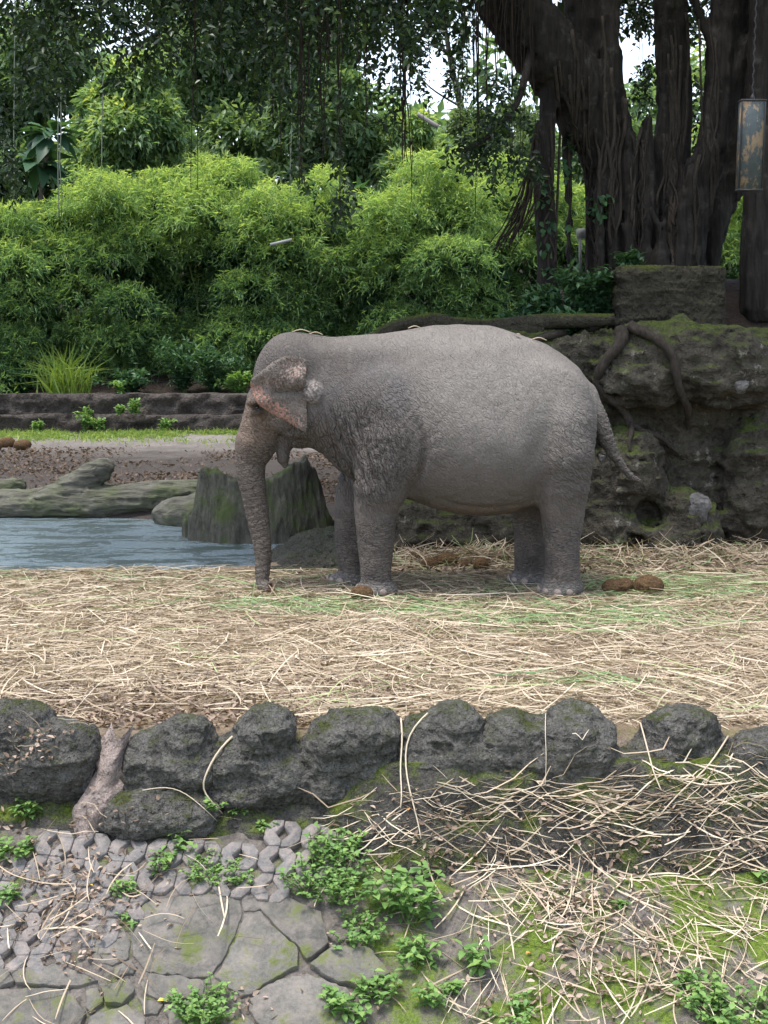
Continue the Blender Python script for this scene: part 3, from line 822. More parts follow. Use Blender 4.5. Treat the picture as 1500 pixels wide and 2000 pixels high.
# neighbouring trunk at the right
TB = at(1492, 560, 14.75)
def sd_t2(P):
    d = sd_chain(P, [at(a, b, Y) - TB for a, b, Y, r in ((1496, 600, 14.75, 50), (1490, 470, 14.75, 38), (1492, 330, 14.75, 34), (1496, 200, 14.75, 32), (1500, 60, 14.75, 32), (1506, -170, 14.75, 30))], [r / 168.0 for r in (50, 38, 34, 32, 32, 30)])
    for k in range(5):
        x = 1468 + k * 14
        d = smin(d, sd_chain(P, [at(x, 600, 14.6) - TB, at(x + 3, 380, 14.58) - TB, at(x + 8, 120, 14.62) - TB], [0.075, 0.06, 0.05]), 0.03)
    Q = P + TB
    return d - 0.03 * fbm(Q, (6, 6, 0.8), 3, 131, ridged=True)
V, F = sdf_mesh(sd_t2, (-0.6, -0.6, -0.4), (0.8, 0.6, 5.2), 0.035, 1)
t2 = empty("banyan_tree", tuple(TB)); tag(t2, "ridged brown tree trunk behind the hanging painted box", "tree")
link("trunk", make_mesh("ridged_trunk", V, F), M['bark'], t2)
sp = [(np.array([TB[0] + rg.normal(0.6, 1.0), TB[1] + rg.normal(0.2, 0.9), rg.uniform(7.0, 8.6)]), rg.uniform(0.4, 0.9)) for k in range(160)]
canopy("ridged_crown", sp, rg, 0.1, 0.16, 0.55, M['banyan'], t2, TB, 18)
# ------------------------------------------------------------------ bamboo, shrubs and trees behind the low wall
rv = np.random.default_rng(23)
def dome_points(c, r, n, rng, low=-0.35):
    """points on the upper shell of an ellipsoid, with outward normals"""
    v = rng.normal(0, 1, (n * 3, 3)); v = unit(v); v = v[v[:, 2] > low][:n]
    return c + v * r * rng.uniform(0.78, 1.04, (len(v), 1)), v
def bamboo(px, rows, Y, label, seed, dens=1.0):
    """one clump: rows = (px, py, radius px) of its leafy mounds"""
    rng = np.random.default_rng(seed)
    base = np.array([at(px, 760, Y)[0], Y, 0.0])
    root = empty("bamboo_clump", tuple(base)); tag(root, label, "bamboo", "bamboo behind the low wall")
    B, D, L, var = [], [], [], []
    xlo = min(r[0] for r in rows); xhi = max(r[0] for r in rows)
    rows = rows + [(x + rng.normal(0, 8), y + rng.normal(0, 10), 46) for y in (675, 725, 760) for x in np.arange(xlo, xhi + 1, 42)]
    plumes = [(a + r * rng.uniform(-0.9, 0.9), b - r * rng.uniform(0.25, 0.75), r * rng.uniform(0.25, 0.45)) for (a, b, r) in rows if b < 560 for _ in range(3)]
    rows = rows + plumes
    for (a, b, r) in rows:
        c = at(a, b, Y + rng.normal(0, 0.45)); R = r / 78.0
        n = int(270 * dens * R * R) + 24
        hfac = float(np.clip((620 - b) / 240.0, 0, 1))          # paler towards the clump top: light from above painted into the leaves
        p, nv = dome_points(c, np.array([R, R * 0.9, R * (0.72 if r > 34 else 1.25)]), n, rng, -0.15)
        for i in range(len(p)):
            k = rng.integers(6, 11)
            d0 = nv[i] * 0.9 + np.array([0, 0, 0.15])
            # a drooping branchlet with narrow blades
            t = np.linspace(0, 1, k)[:, None]
            d1 = unit(d0 + rng.normal(0, 0.35, 3))
            q = p[i] + d1 * t * 0.42 - np.array([0, 0, 0.26]) * t ** 2
            dd = unit(d1 * 0.6 + rng.normal(0, 0.55, (k, 3)) + np.array([0, -0.15, -0.35]) * (0.4 + t))
            B.append(q); D.append(dd); L.append(rng.uniform(0.10, 0.21, k))
            hv = 0.30 + 0.30 * nv[i, 2] + 0.34 * hfac + 0.10 * rng.normal()  # upper sides of the mounds coloured lighter too, as if top-lit
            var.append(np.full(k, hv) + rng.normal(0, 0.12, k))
    for y in range(380, 760, 30):         # dark fill leaves deep inside, the interior shade put into their colour
        k = int((xhi - xlo + 60) * 0.9); q = np.array([at(rng.uniform(xlo - 30, xhi + 30), y + rng.normal(0, 14), Y + rng.uniform(0.5, 1.1)) for _ in range(k)])
        top = np.array([min(rr[1] - 0.5 * rr[2] + 0.006 * (750 + FPX * p[0] / p[1] - rr[0]) ** 2 for rr in rows) for p in q]); row = np.array([640 - FPX * (p[2] - CAM_H) / p[1] for p in q]); q = q[row > top + 14]
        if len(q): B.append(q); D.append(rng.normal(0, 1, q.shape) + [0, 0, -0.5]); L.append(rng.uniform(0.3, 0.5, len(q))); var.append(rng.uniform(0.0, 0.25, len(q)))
    B = np.concatenate(B); D = np.concatenate(D); L = np.concatenate(L); var = np.clip(np.concatenate(var), 0, 1)
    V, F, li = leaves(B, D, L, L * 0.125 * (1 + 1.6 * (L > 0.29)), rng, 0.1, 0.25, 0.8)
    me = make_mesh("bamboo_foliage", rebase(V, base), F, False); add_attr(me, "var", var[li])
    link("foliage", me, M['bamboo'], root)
    for k in range(5):
        a, b, r = rows[rng.integers(len(rows))]
        e = at(a, b, Y) + rng.normal(0, 0.3, 3); s = base + np.array([rng.normal(0, 0.5), 0.3 + rng.normal(0, 0.2), 0])
        m = (s + e) / 2 + np.array([-0.3 * (e[0] - s[0]), 0, 0.6])
        V, F = tube(spline(np.array([s, m, e]), 10), np.linspace(0.028, 0.008, 10), 6)
        link("culm", make_mesh("bamboo_culm", rebase(V, base), F), M['culm'], root)
    return len(B)
tot = 0
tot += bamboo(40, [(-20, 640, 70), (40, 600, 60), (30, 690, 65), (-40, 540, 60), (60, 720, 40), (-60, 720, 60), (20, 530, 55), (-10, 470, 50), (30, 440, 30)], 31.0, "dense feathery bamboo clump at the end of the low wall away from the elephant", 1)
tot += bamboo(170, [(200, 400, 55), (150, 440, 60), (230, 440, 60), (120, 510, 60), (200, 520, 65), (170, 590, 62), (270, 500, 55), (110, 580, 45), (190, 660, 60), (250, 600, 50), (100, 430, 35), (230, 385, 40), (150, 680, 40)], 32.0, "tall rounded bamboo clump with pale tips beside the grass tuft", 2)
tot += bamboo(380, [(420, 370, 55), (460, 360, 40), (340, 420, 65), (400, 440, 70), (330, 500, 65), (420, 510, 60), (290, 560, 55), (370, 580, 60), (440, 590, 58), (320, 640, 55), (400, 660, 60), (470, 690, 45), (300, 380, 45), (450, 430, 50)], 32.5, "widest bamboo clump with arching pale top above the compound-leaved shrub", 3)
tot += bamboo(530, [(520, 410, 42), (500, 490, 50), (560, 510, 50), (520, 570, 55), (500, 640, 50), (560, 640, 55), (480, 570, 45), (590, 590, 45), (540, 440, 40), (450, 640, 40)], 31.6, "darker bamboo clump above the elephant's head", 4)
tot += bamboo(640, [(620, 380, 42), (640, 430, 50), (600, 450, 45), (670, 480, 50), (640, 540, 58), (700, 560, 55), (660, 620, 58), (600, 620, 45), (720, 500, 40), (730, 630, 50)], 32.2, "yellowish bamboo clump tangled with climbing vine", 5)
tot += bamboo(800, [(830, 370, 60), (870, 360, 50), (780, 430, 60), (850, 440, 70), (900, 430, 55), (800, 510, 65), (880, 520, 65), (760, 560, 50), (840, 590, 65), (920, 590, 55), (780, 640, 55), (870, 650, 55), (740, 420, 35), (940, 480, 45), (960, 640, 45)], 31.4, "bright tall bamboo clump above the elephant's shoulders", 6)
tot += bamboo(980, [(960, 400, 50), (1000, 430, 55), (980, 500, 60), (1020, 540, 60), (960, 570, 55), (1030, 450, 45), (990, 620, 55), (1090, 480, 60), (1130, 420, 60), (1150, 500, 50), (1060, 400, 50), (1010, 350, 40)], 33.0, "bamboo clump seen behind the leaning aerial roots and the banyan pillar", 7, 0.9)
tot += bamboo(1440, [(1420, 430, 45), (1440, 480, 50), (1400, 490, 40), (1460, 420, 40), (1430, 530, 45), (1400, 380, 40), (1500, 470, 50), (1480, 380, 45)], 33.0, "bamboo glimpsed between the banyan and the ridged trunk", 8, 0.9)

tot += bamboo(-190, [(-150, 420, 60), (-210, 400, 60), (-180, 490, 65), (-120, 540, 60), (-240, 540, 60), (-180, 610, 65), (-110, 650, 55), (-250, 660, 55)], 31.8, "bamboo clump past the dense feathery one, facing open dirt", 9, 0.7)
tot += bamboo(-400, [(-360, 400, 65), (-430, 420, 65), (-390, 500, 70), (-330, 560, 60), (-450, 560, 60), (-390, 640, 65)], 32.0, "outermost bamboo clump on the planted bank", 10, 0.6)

def lobes_tree(name, px, Y, lobes, n, ll, ratio, mat, label, seed, trunk=True, hrow=None, group=None, bias=0.0, shell=0.72, cat="tree"):
    rng = np.random.default_rng(seed)
    base = np.array([at(px, 700, Y)[0], Y, 0.0]); root = empty(name, tuple(base)); tag(root, label, cat, group)
    s = mpp(at(px, 300, Y)); tot = sum(r * r for a, b, r in lobes); B, D, VAR = [], [], []
    for (a, b, r) in lobes:
        c = at(a, b, Y + rng.normal(0, 0.5)); R = r * s; k = max(20, int(n * r * r / tot))
        # leaf clumps inside each lobe
        nc = max(6, k // 26)
        cc, cn = dome_points(c, np.array([R, R, R * 0.85]), nc, rng, -0.7)
        cc = c + (cc - c) * rng.uniform(shell, 1.05, (len(cc), 1))
        j = rng.integers(0, len(cc), k)
        p = cc[j] + rng.normal(0, R * 0.13, (k, 3)); B.append(p)
        D.append(unit(p - c) * 0.7 + rng.normal(0, 0.5, (k, 3)) + np.array([0, 0, -0.35]))
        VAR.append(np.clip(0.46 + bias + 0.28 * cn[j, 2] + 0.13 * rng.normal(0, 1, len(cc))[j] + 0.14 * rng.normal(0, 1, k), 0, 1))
    B = np.concatenate(B); D = np.concatenate(D); VAR = np.concatenate(VAR)
    L = rng.uniform(0.7, 1.25, len(B)) * ll
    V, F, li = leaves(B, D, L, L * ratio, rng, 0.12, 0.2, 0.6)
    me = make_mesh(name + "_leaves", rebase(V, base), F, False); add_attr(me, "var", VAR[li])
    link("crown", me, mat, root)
    if trunk:
        top = at(lobes[0][0], lobes[0][1], Y)
        P = spline(np.array([base, base * 0.6 + top * 0.4 + [0.2, 0, 0], top]), 12)
        parts = [tube(P, np.linspace(0.22, 0.05, 12), 9)]
        V, F = join(parts); link("trunk", make_mesh(name + "_trunk", rebase(V, base), F), M['trunk_far'], root)
        for (a, b, r) in lobes[1:5]:
            q = P[5 + rng.integers(0, 4)]; e = at(a, b, Y)
            V, F = tube(spline(np.array([q, (q + e) / 2 + [0, 0, -0.15], e]), 8), np.linspace(0.07, 0.015, 8), 6)
            link("limb", make_mesh(name + "_limb", rebase(V, base), F), M['trunk_far'], root)
    return root
lobes_tree("broadleaf_tree", 260, 36.5, [(240, 260, 70), (270, 180, 60), (200, 210, 45), (310, 230, 45), (180, 270, 45), (250, 320, 62), (310, 310, 50), (170, 320, 42), (225, 150, 40), (290, 140, 40), (335, 270, 35), (200, 360, 45), (290, 365, 50)], 21000, 0.23, 0.36, M['broad'], "light green broadleaf tree with yellow tips rising above the bamboo", 51, bias=0.02)
lobes_tree("dark_tree", 60, 39, [(60, 350, 80), (20, 250, 75), (110, 380, 60), (40, 430, 60), (-60, 330, 80), (10, 150, 80), (100, 180, 70), (-80, 180, 90), (90, 80, 80)], 15000, 0.30, 0.42, M['dark_tree'], "dark glossy tree behind the large-leaved plant", 52)
lobes_tree("dark_tree", 440, 42, [(430, 180, 80), (470, 280, 75), (400, 100, 80), (510, 200, 80), (370, 210, 50), (420, 330, 60), (540, 310, 70), (480, 90, 80), (350, 120, 60), (380, 20, 80)], 17000, 0.28, 0.42, M['dark_tree'], "shadowy tree filling the gap beside the light green broadleaf tree", 53, bias=0.15)
lobes_tree("dark_tree", 620, 40, [(600, 240, 75), (650, 320, 60), (560, 350, 55), (690, 270, 55), (620, 140, 75), (680, 180, 50), (580, 60, 80), (740, 320, 45), (660, 60, 60), (700, 240, 30)], 14000, 0.28, 0.42, M['dark_tree'], "dark leafy tree behind the vine-tangled bamboo", 54, bias=0.18)
lobes_tree("slender_tree", 800, 40, [(800, 300, 50), (760, 260, 40), (840, 310, 45), (820, 250, 30), (780, 340, 45), (880, 330, 45)], 6500, 0.25, 0.36, M['broad'], "green tree below the open sky beside the thickest root bundle", 55, bias=0.05)
lobes_tree("slender_tree", 950, 44, [(950, 300, 60), (1000, 260, 55), (920, 250, 40), (1030, 320, 55), (900, 320, 40)], 8000, 0.28, 0.34, M['pale_tree'], "pale hazy tree against the sky left of the banyan limb", 56)
lobes_tree("dark_tree", 1180, 46, [(1120, 330, 90), (1200, 300, 90), (1280, 320, 90), (1100, 430, 90), (1200, 430, 90), (1300, 430, 90), (1240, 220, 50)], 9000, 0.36, 0.42, M['dark_tree'], "dark tree hidden behind the banyan trunks", 57)
lobes_tree("broadleaf_tree", 1440, 38, [(1440, 330, 90), (1400, 420, 80), (1480, 430, 80), (1520, 300, 80), (1380, 300, 60), (1440, 200, 70), (1520, 180, 70), (1400, 120, 60), (1470, 60, 60)], 10000, 0.26, 0.4, M['broad'], "sunlit broadleaf tree seen to the side of the ridged trunk", 58, bias=0.15)
# thin-leaved tree whose bare branches cross the open sky
rs = np.random.default_rng(61)
base = np.array([at(870, 600, 46)[0], 46, 0.0]); st = empty("sparse_tree", tuple(base)); tag(st, "nearly bare tree with thin branches against the open sky", "tree")
trk = spline(np.array([base, at(905, 300, 46), at(880, 120, 46), at(850, -60, 46)]), 14); V, F = tube(trk, np.linspace(0.2, 0.04, 14), 8)
link("trunk", make_mesh("sparse_trunk", rebase(V, base), F), M['trunk_far'], st)
LB = []
for k in range(30):
    q = trk[rs.integers(6, 14)]; e = q + np.array([rs.normal(0, 1.6), rs.normal(0, 0.8), rs.uniform(0.1, 1.7)]); m = (q + e) / 2 + rs.normal(0, 0.2, 3)
    P = spline(np.array([q, m, e]), 9); V, F = tube(P, np.linspace(0.045, 0.008, 9), 5); link("branch", make_mesh("sparse_branch", rebase(V, base), F), M['trunk_far'], st)
    for j in range(5):
        a = P[rs.integers(3, 9)]; LB.append(a + rs.normal(0, 0.22, (18, 3)))
LB = np.concatenate(LB); L = rs.uniform(0.12, 0.22, len(LB)); V, F, li = leaves(LB, rs.normal(0, 1, (len(LB), 3)) + [0, 0, -0.3], L, L * 0.4, rs)
me = make_mesh("sparse_leaves", rebase(V, base), F, False); add_attr(me, "var", rs.random(len(LB))[li]); link("crown", me, M['pale_tree'], st)
# wood far behind: one mass
B, D, VR = [], [], []
for k in range(170):
    px = rs.uniform(-900, 2400); Y = rs.uniform(50, 62)
    top = 60 if px < 640 else (260 if px < 1030 else 120)
    py = rs.uniform(top, 600)
    c = at(px, py, Y); R = rs.uniform(1.6, 2.6); p, nv = dome_points(c, np.array([R, R, R * 0.8]), 230, rs, -0.5); B.append(p + rs.normal(0, 0.15, p.shape)); D.append(nv + rs.normal(0, 0.5, nv.shape) + [0, 0, -0.4])
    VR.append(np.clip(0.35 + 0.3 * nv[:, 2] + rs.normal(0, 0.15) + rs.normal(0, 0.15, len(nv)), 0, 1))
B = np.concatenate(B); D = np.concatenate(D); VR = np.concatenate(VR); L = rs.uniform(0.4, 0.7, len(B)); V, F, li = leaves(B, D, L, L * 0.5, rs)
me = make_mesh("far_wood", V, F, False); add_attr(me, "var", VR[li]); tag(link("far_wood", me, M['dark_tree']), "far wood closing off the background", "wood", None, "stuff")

# plant with very large leaves
base = np.array([at(95, 500, 33.2)[0], 33.2, 0.0]); bp = empty("large_leaved_tree", tuple(base)); tag(bp, "young tree with huge oval grey-green leaves in a whorl", "tree")
P = spline(np.array([base, at(80, 420, 33.2), at(95, 290, 33.2)]), 10); V, F = tube(P, np.linspace(0.08, 0.05, 10), 8); link("trunk", make_mesh("large_leaved_trunk", rebase(V, base), F), M['trunk_far'], bp)
for k in range(44):
    c = at(100, 262, 33.2) if k < 26 else at(75, 318, 33.2); a = k * 2.399; el = rs.uniform(-0.75, 0.7)
    d = np.array([math.cos(a), math.sin(a) * 0.8 - 0.25, el]); ln = rs.uniform(0.6, 0.98)
    V, F, li = leaves(np.array([c + d * 0.12]), d[None], ln, ln * 0.46, rs, 0.12, 0.3, 0.25, 'ovate'); me = make_mesh("large_leaf", rebase(V, base), F); add_attr(me, "var", np.full(len(V), np.clip(0.35 + 0.3 * el + 0.15 * rs.normal(), 0, 1)))
    link("leaf", me, M['large'] if 'large' in M else M['shrub'], bp)
# pale hanging vines in front of the trees
for (px, y0, y1, Y, lab) in ((28, 150, 390, 30, "thin vine hanging past the outer side of the large-leaved young tree"), (113, 160, 425, 30, "longer of two thin vines hanging beside the whorl of huge leaves"), (120, 240, 420, 30, "shorter of two thin vines hanging beside the whorl of huge leaves"), (199, 150, 360, 31, "thin pale vine hanging in front of the light green broadleaf tree"), (568, 200, 400, 31, "thin pale vine hanging above the short white pole")):
    P = np.array([at(px + rs.normal(0, 1.2), y0 - 260 + (y1 - y0 + 260) * i / 9, Y) for i in range(10)]); base = P[-1]
    V, F = tube(spline(P, 20), 0.012, 6); tag(link("hanging_vine", make_mesh("hanging_vine", rebase(V, base), F), M['vine'], None, tuple(base)), lab, "vine", "pale vines hanging before the trees")

# shrubs and grass along the top and foot of the low wall
def shrub(name, px, py, Y, w, h, n, ll, ratio, mat, label, seed, z0=None, group=None, arch=0.3, stems=9, cat="shrub"):
    rng = np.random.default_rng(seed); s = mpp(at(px, py, Y)); b = at(px, py, Y)
    if z0 is not None: b[2] = z0
    W = w * s; H = h * s; root = empty(name, tuple(b)); tag(root, label, cat, group)
    B, D, VR, sv = [], [], [], []
    for k in range(stems):
        e = np.array([rng.normal(0, W * 0.45), rng.normal(0, W * 0.35), H * rng.uniform(0.5, 1.0)]); m = e * [0.3, 0.3, 0.62]
        P = spline(np.array([[0, 0, 0], m, e + [0, 0, -arch * H * 0.2]]), 12); sv.append(tube(P, np.linspace(0.006, 0.002, 12) * max(1, H), 4, False))
        q = n // stems; t = np.sort(rng.integers(3, 12, q)); p = P[t] + rng.normal(0, 0.03 * H + 0.02, (q, 3)); B.append(p)
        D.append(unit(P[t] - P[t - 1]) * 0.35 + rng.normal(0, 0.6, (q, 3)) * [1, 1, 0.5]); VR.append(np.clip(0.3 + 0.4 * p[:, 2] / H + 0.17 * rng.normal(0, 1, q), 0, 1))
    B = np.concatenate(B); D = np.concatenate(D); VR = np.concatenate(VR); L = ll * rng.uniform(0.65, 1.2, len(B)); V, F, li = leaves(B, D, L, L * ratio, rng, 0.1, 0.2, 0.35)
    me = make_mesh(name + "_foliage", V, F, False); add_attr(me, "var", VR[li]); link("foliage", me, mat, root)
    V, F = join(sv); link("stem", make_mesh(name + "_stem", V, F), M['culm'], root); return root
shrub("shrub", 360, 775, 29.9, 75, 120, 1500, 0.17, 0.34, M['shrub'], "tall shrub with layered compound leaves above the low wall", 201, 0.7, stems=14)
shrub("shrub", 420, 775, 30.1, 60, 95, 1200, 0.15, 0.36, M['shrub'], "bushy shrub between the tall compound-leaved shrub and the elephant's face", 202, 0.7, stems=12)
shrub("shrub", 260, 775, 29.9, 70, 60, 900, 0.15, 0.5, M['shrub'], "low spreading shrub beside the grass tuft on the low wall", 203, 0.7, stems=12)
shrub("shrub", 470, 778, 29.7, 45, 50, 700, 0.13, 0.5, M['weed'], "light green shrub on the low wall close to the elephant's forehead", 204, 0.75, stems=9)
shrub("shrub", 30, 775, 30.0, 70, 70, 900, 0.16, 0.4, M['shrub'], "dark low shrub at the far end of the low wall", 205, 0.7, stems=10)
shrub("shrub", 235, 778, 29.4, 12, 26, 90, 0.13, 0.6, M['weed'], "small bright sprig on top of the low wall", 206, 0.8, stems=4)
for i, (px, py, w, h, lab) in enumerate(((168, 838, 16, 50, "leafy weed growing tallest against the face of the low wall"), (265, 815, 10, 30, "small weed rooted on the wall ledge"), (236, 818, 9, 20, "tiny weed on the wall ledge beside a larger one"), (322, 845, 14, 28, "weed at the wall foot in the grass strip closest to the elephant"), (75, 842, 16, 24, "low weed at the wall foot near the far end of the grass strip"), (190, 845, 16, 30, "bushy weed at the wall foot below the tallest weed"))):
    shrub("weed_plant", px, py, 28.55, w, h, 220, 0.10, 0.55, M['weed'], lab, 220 + i, 0.0 if py > 830 else 0.4, "weeds along the low wall", stems=6, cat="weed")
def blades(n, xy, z, ln, w, rng, lean=0.5, name="grass"):
    B = np.c_[xy, z]; d = np.c_[rng.normal(0, lean, (n, 2)), np.ones(n)]; d = unit(d); L = ln * rng.uniform(0.5, 1.2, n)
    s = unit(np.cross(d, rng.normal(0, 1, (n, 3)))) * (w * 0.5)
    m = B + d * (L * 0.55)[:, None]; tip = B + d * L[:, None] + np.c_[d[:, :2] * (L * 0.6)[:, None], -0.35 * L * np.hypot(d[:, 0], d[:, 1]) / 0.6]
    V = np.stack([B - s, B + s, m + s * 0.8, m - s * 0.8, tip], 1).reshape(-1, 3); i = np.arange(n)[:, None] * 5
    return V, [np.concatenate([i + [0, 1, 2, 3]]), i + [3, 2, 4]], np.repeat(np.arange(n), 5)
n = 16000
xy = np.c_[rs.uniform(-11, 0.3, n), 28.75 - np.abs(rs.normal(0, 1.0, n))]
keep = fbm(P3(xy[:, 0], xy[:, 1]), 0.8, 3, 5) > rs.uniform(-0.15, 0.55, n); xy = xy[keep]
V, F, li = blades(len(xy), xy, np.zeros(len(xy)) - 0.01, 0.20, 0.018, rs, 0.6)
me = make_mesh("grass_strip", V, F, False); add_attr(me, "var", rs.uniform(0.35, 1, len(xy))[li]); tag(link("grass_strip", me, M['grass']), "strip of bright short grass along the foot of the low wall", "grass", None, "stuff")
g = empty("grass_tuft", tuple(at(130, 770, 29.9) * [1, 1, 0] + [0, 0, 0.7])); tag(g, "tuft of long arching light green grass on the low wall", "grass")
n = 240; V, F, li = blades(n, rs.normal(0, 0.22, (n, 2)), np.zeros(n), 1.35, 0.035, rs, 0.33); me = make_mesh("tuft_blades", V, F, False); add_attr(me, "var", np.clip(0.5 + 0.3 * rs.random(n), 0, 1)[li]); link("blades", me, M['grass'], g)

# undergrowth on the mound below the banyan
for i, (px, w, h, ll, Y, lab, mt) in enumerate(((1070, 45, 85, 0.10, 14.3, "dense dark bush below the banyan pillar", 'shrub'), (1140, 45, 90, 0.10, 14.35, "dense bush between the banyan pillar and the stone block", 'shrub'), (1020, 40, 70, 0.10, 14.2, "low bush beneath the leaning aerial roots", 'shrub'), (1185, 30, 80, 0.09, 14.4, "small bush against the side of the stone block", 'shrub'), (1095, 40, 50, 0.13, 14.0, "broad-leaved weed on the lip of the wall below the bush", 'shrub'), (985, 36, 48, 0.09, 14.0, "thin low bush over the wall top beside the leaning roots", 'shrub'), (1225, 26, 60, 0.08, 14.9, "bush behind the stone block at the banyan's foot", 'shrub'))):
    x = at(px, 600, Y)[0]; z = drop(mound_bvh, x, Y, 9, 2.2)
    rows = at(px, 600, Y); py = 640
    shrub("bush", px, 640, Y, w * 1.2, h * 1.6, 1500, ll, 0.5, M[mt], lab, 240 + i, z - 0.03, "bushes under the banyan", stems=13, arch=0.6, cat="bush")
# climbing leaves on the trunks
vl = empty("climbing_vine", tuple(at(1110, 400, 15.2))); tag(vl, "leafy vine climbing the thin banyan pillar", "vine"); B = []
for k in range(150):
    a, b = (1112 + rs.normal(0, 9), rs.uniform(220, 540)) if k < 60 else ((1172 + rs.normal(0, 10), rs.uniform(380, 430)) if k < 95 else (1062 + rs.normal(0, 14), rs.uniform(320, 540)))
    h_, n_ = hit(ban_bvh, a, b)
    if h_ is not None: B.append(h_ + np.array([0, -0.03, 0]))
B = np.array(B); L = rs.uniform(0.06, 0.13, len(B)); D = rs.normal(0, 0.6, (len(B), 3)) + [0, -0.5, -0.5]; V, F, li = leaves(B, D, L, L * 0.6, rs, 0.1, 0.2, 0.5, 'ovate')
me = make_mesh("vine_leaves", rebase(V, at(1110, 400, 15.2)), F, False); add_attr(me, "var", rs.uniform(0.2, 1, len(B))[li]); link("foliage", me, M['shrub'], vl)
# ------------------------------------------------------------------ log, stump and stones round the pond
t = NT("weathered_log"); v = t.coord(scale=(0.25, 1, 1))
n1 = t.noise(v, 16, 6, 0.65, 0.5); n2 = t.noise(t.coord(), 2.6, 5, 0.6)
c = t.ramp(n1, [(0.3, (0.04, 0.037, 0.03)), (0.7, (0.15, 0.146, 0.118))]); c = t.mix(t.ramp(n2, [(0.45, 0.0), (0.62, 0.75)]), c, (0.085, 0.10, 0.05))
M['log'] = t.done(c, 0.85, t.bump(n1, 0.9, 0.04), 0.2)
t = NT("mossy_stump"); v = t.coord(scale=(1, 1, 0.22))
n1 = t.noise(v, 13, 6, 0.65, 0.5); n2 = t.noise(t.coord(), 3.2, 5, 0.65)
n1 = t.math('ADD', t.math('MULTIPLY', n1, 0.6), t.math('MULTIPLY', t.noise(t.coord(scale=(1, 1, 0.5)), 38, 5, 0.7), 0.4))
c = t.ramp(n1, [(0.34, (0.022, 0.022, 0.017)), (0.66, (0.11, 0.107, 0.085))]); c = t.mix(t.ramp(t.math('ADD', n2, t.math('MULTIPLY', t.up(), 0.12)), [(0.52, 0.0), (0.66, 0.8)]), c, (0.055, 0.075, 0.022))
M['stump'] = t.done(c, 0.85, t.bump(n1, 0.9, 0.05), 0.2)
LY = 16.45
LB0 = np.array([*gnd(190, 1006, 0.0)[:2], 0.0])
def lp(px, py, Y=LY): return at(px, py, Y) - LB0
def sd_log(P):
    s = 1 / 152.0
    d = sd_chain(P, [lp(-160, 975), lp(-40, 985), lp(60, 985), (lp(150, 986)), lp(260, 974), lp(340, 964), lp(386, 955)], [18 * s, 26 * s, 27 * s, 29 * s, 28 * s, 25 * s, 19 * s], (1, 0.9, 1))
    d = smin(d, sd_chain(P, [lp(80, 985), lp(130, 955), lp(175, 928), lp(204, 914)], [24 * s, 21 * s, 19 * s, 17 * s]), 0.10)
    d = smin(d, sd_chain(P, [lp(-80, 965, LY + .3), lp(-20, 952, LY + .3), lp(40, 945, LY + .35)], [14 * s, 15 * s, 9 * s]), 0.08)
    d = smin(d, sd_chain(P, [lp(330, 985), lp(372, 978)], [16 * s, 10 * s]), 0.08)
    Q = P + LB0
    return d - 0.035 * fbm(Q, (1.2, 6, 6), 3, 141, ridged=True) - 0.018 * fbm(Q, (5, 14, 14), 3, 143, ridged=True)
V, F = sdf_mesh(sd_log, lp(-190, 975) - [0.1, 0.5, 0.4], lp(400, 955) + [0.15, 0.6, 0.6], 0.02, 1)
tag(link("fallen_log", make_mesh("fallen_log", V, F), M['log'], None, tuple(LB0)), "weathered grey-green fallen log with a branch stub lying along the pond", "log")
# flat grey slab between log and stump
boulder("stone", [*gnd(368, 1010, 0)[:2], 0.03], [((0, 0, 0), (0.42, 0.3, 0.22)), ((0.18, 0, 0.08), (0.25, 0.2, 0.2))], 0.025, M['log'], "flat grey stone wedged between the log and the stump", "stone", 150, amp=0.03, fr=4)
SB0 = np.array([*gnd(515, 1036, 0)[:2], 0.0]); SY = SB0[1]
def sp_(px, py, Y=SY): return at(px, py, Y) - SB0
st_top = [(380, 1000), (392, 932), (400, 918), (430, 919), (446, 930), (460, 936), (480, 938), (505, 940), (535, 934), (560, 920), (580, 906), (600, 898), (616, 908), (628, 940), (638, 985), (650, 1000)]
_sx = np.array([sp_(a, 1000)[0] for a, b in st_top]); _sz = np.array([sp_(a, b)[2] for a, b in st_top])
def sd_stump(P):
    ang = np.arctan2(P[:, 1] / 0.55, P[:, 0] + 0.05); r = np.hypot((P[:, 0] + 0.05) / 0.74, P[:, 1] / 0.46)
    flare = 1.0 + 0.10 * sstep(0.6, 0.0, P[:, 2]) + 0.09 * np.abs(np.sin(ang * 4.5 + 0.6)) * sstep(0.9, 0.0, P[:, 2] + 0.1)
    d = (r - flare) * 0.5
    zt = np.interp(P[:, 0], _sx, _sz) - 0.45 * np.clip(P[:, 1] + 0.25, 0, 1) + 0.05 * fbm(P, (9, 9, 1), 2, 7, ridged=True)
    d = smax(d, (P[:, 2] - zt) * 0.6, 0.05)
    Q = P + SB0
    return d - 0.035 * fbm(Q, (5, 5, 0.9), 3, 151, ridged=True) - 0.015 * fbm(Q, (14, 14, 3), 2, 153, ridged=True)
V, F = sdf_mesh(sd_stump, (-1.05, -0.75, -0.3), (1.05, 0.75, 1.0), 0.022, 1)
tag(link("tree_stump", make_mesh("tree_stump", V, F), M['stump'], None, tuple(SB0)), "broad jagged mossy tree stump at the pond edge behind the trunk", "stump")
M['wet_rock'] = rock_mat("wet_bank_rock", (0.02, 0.02, 0.016), (0.085, 0.082, 0.068), (0.05, 0.065, 0.025), 0.45, 1.4)
b = gnd(612, 1085, 0)
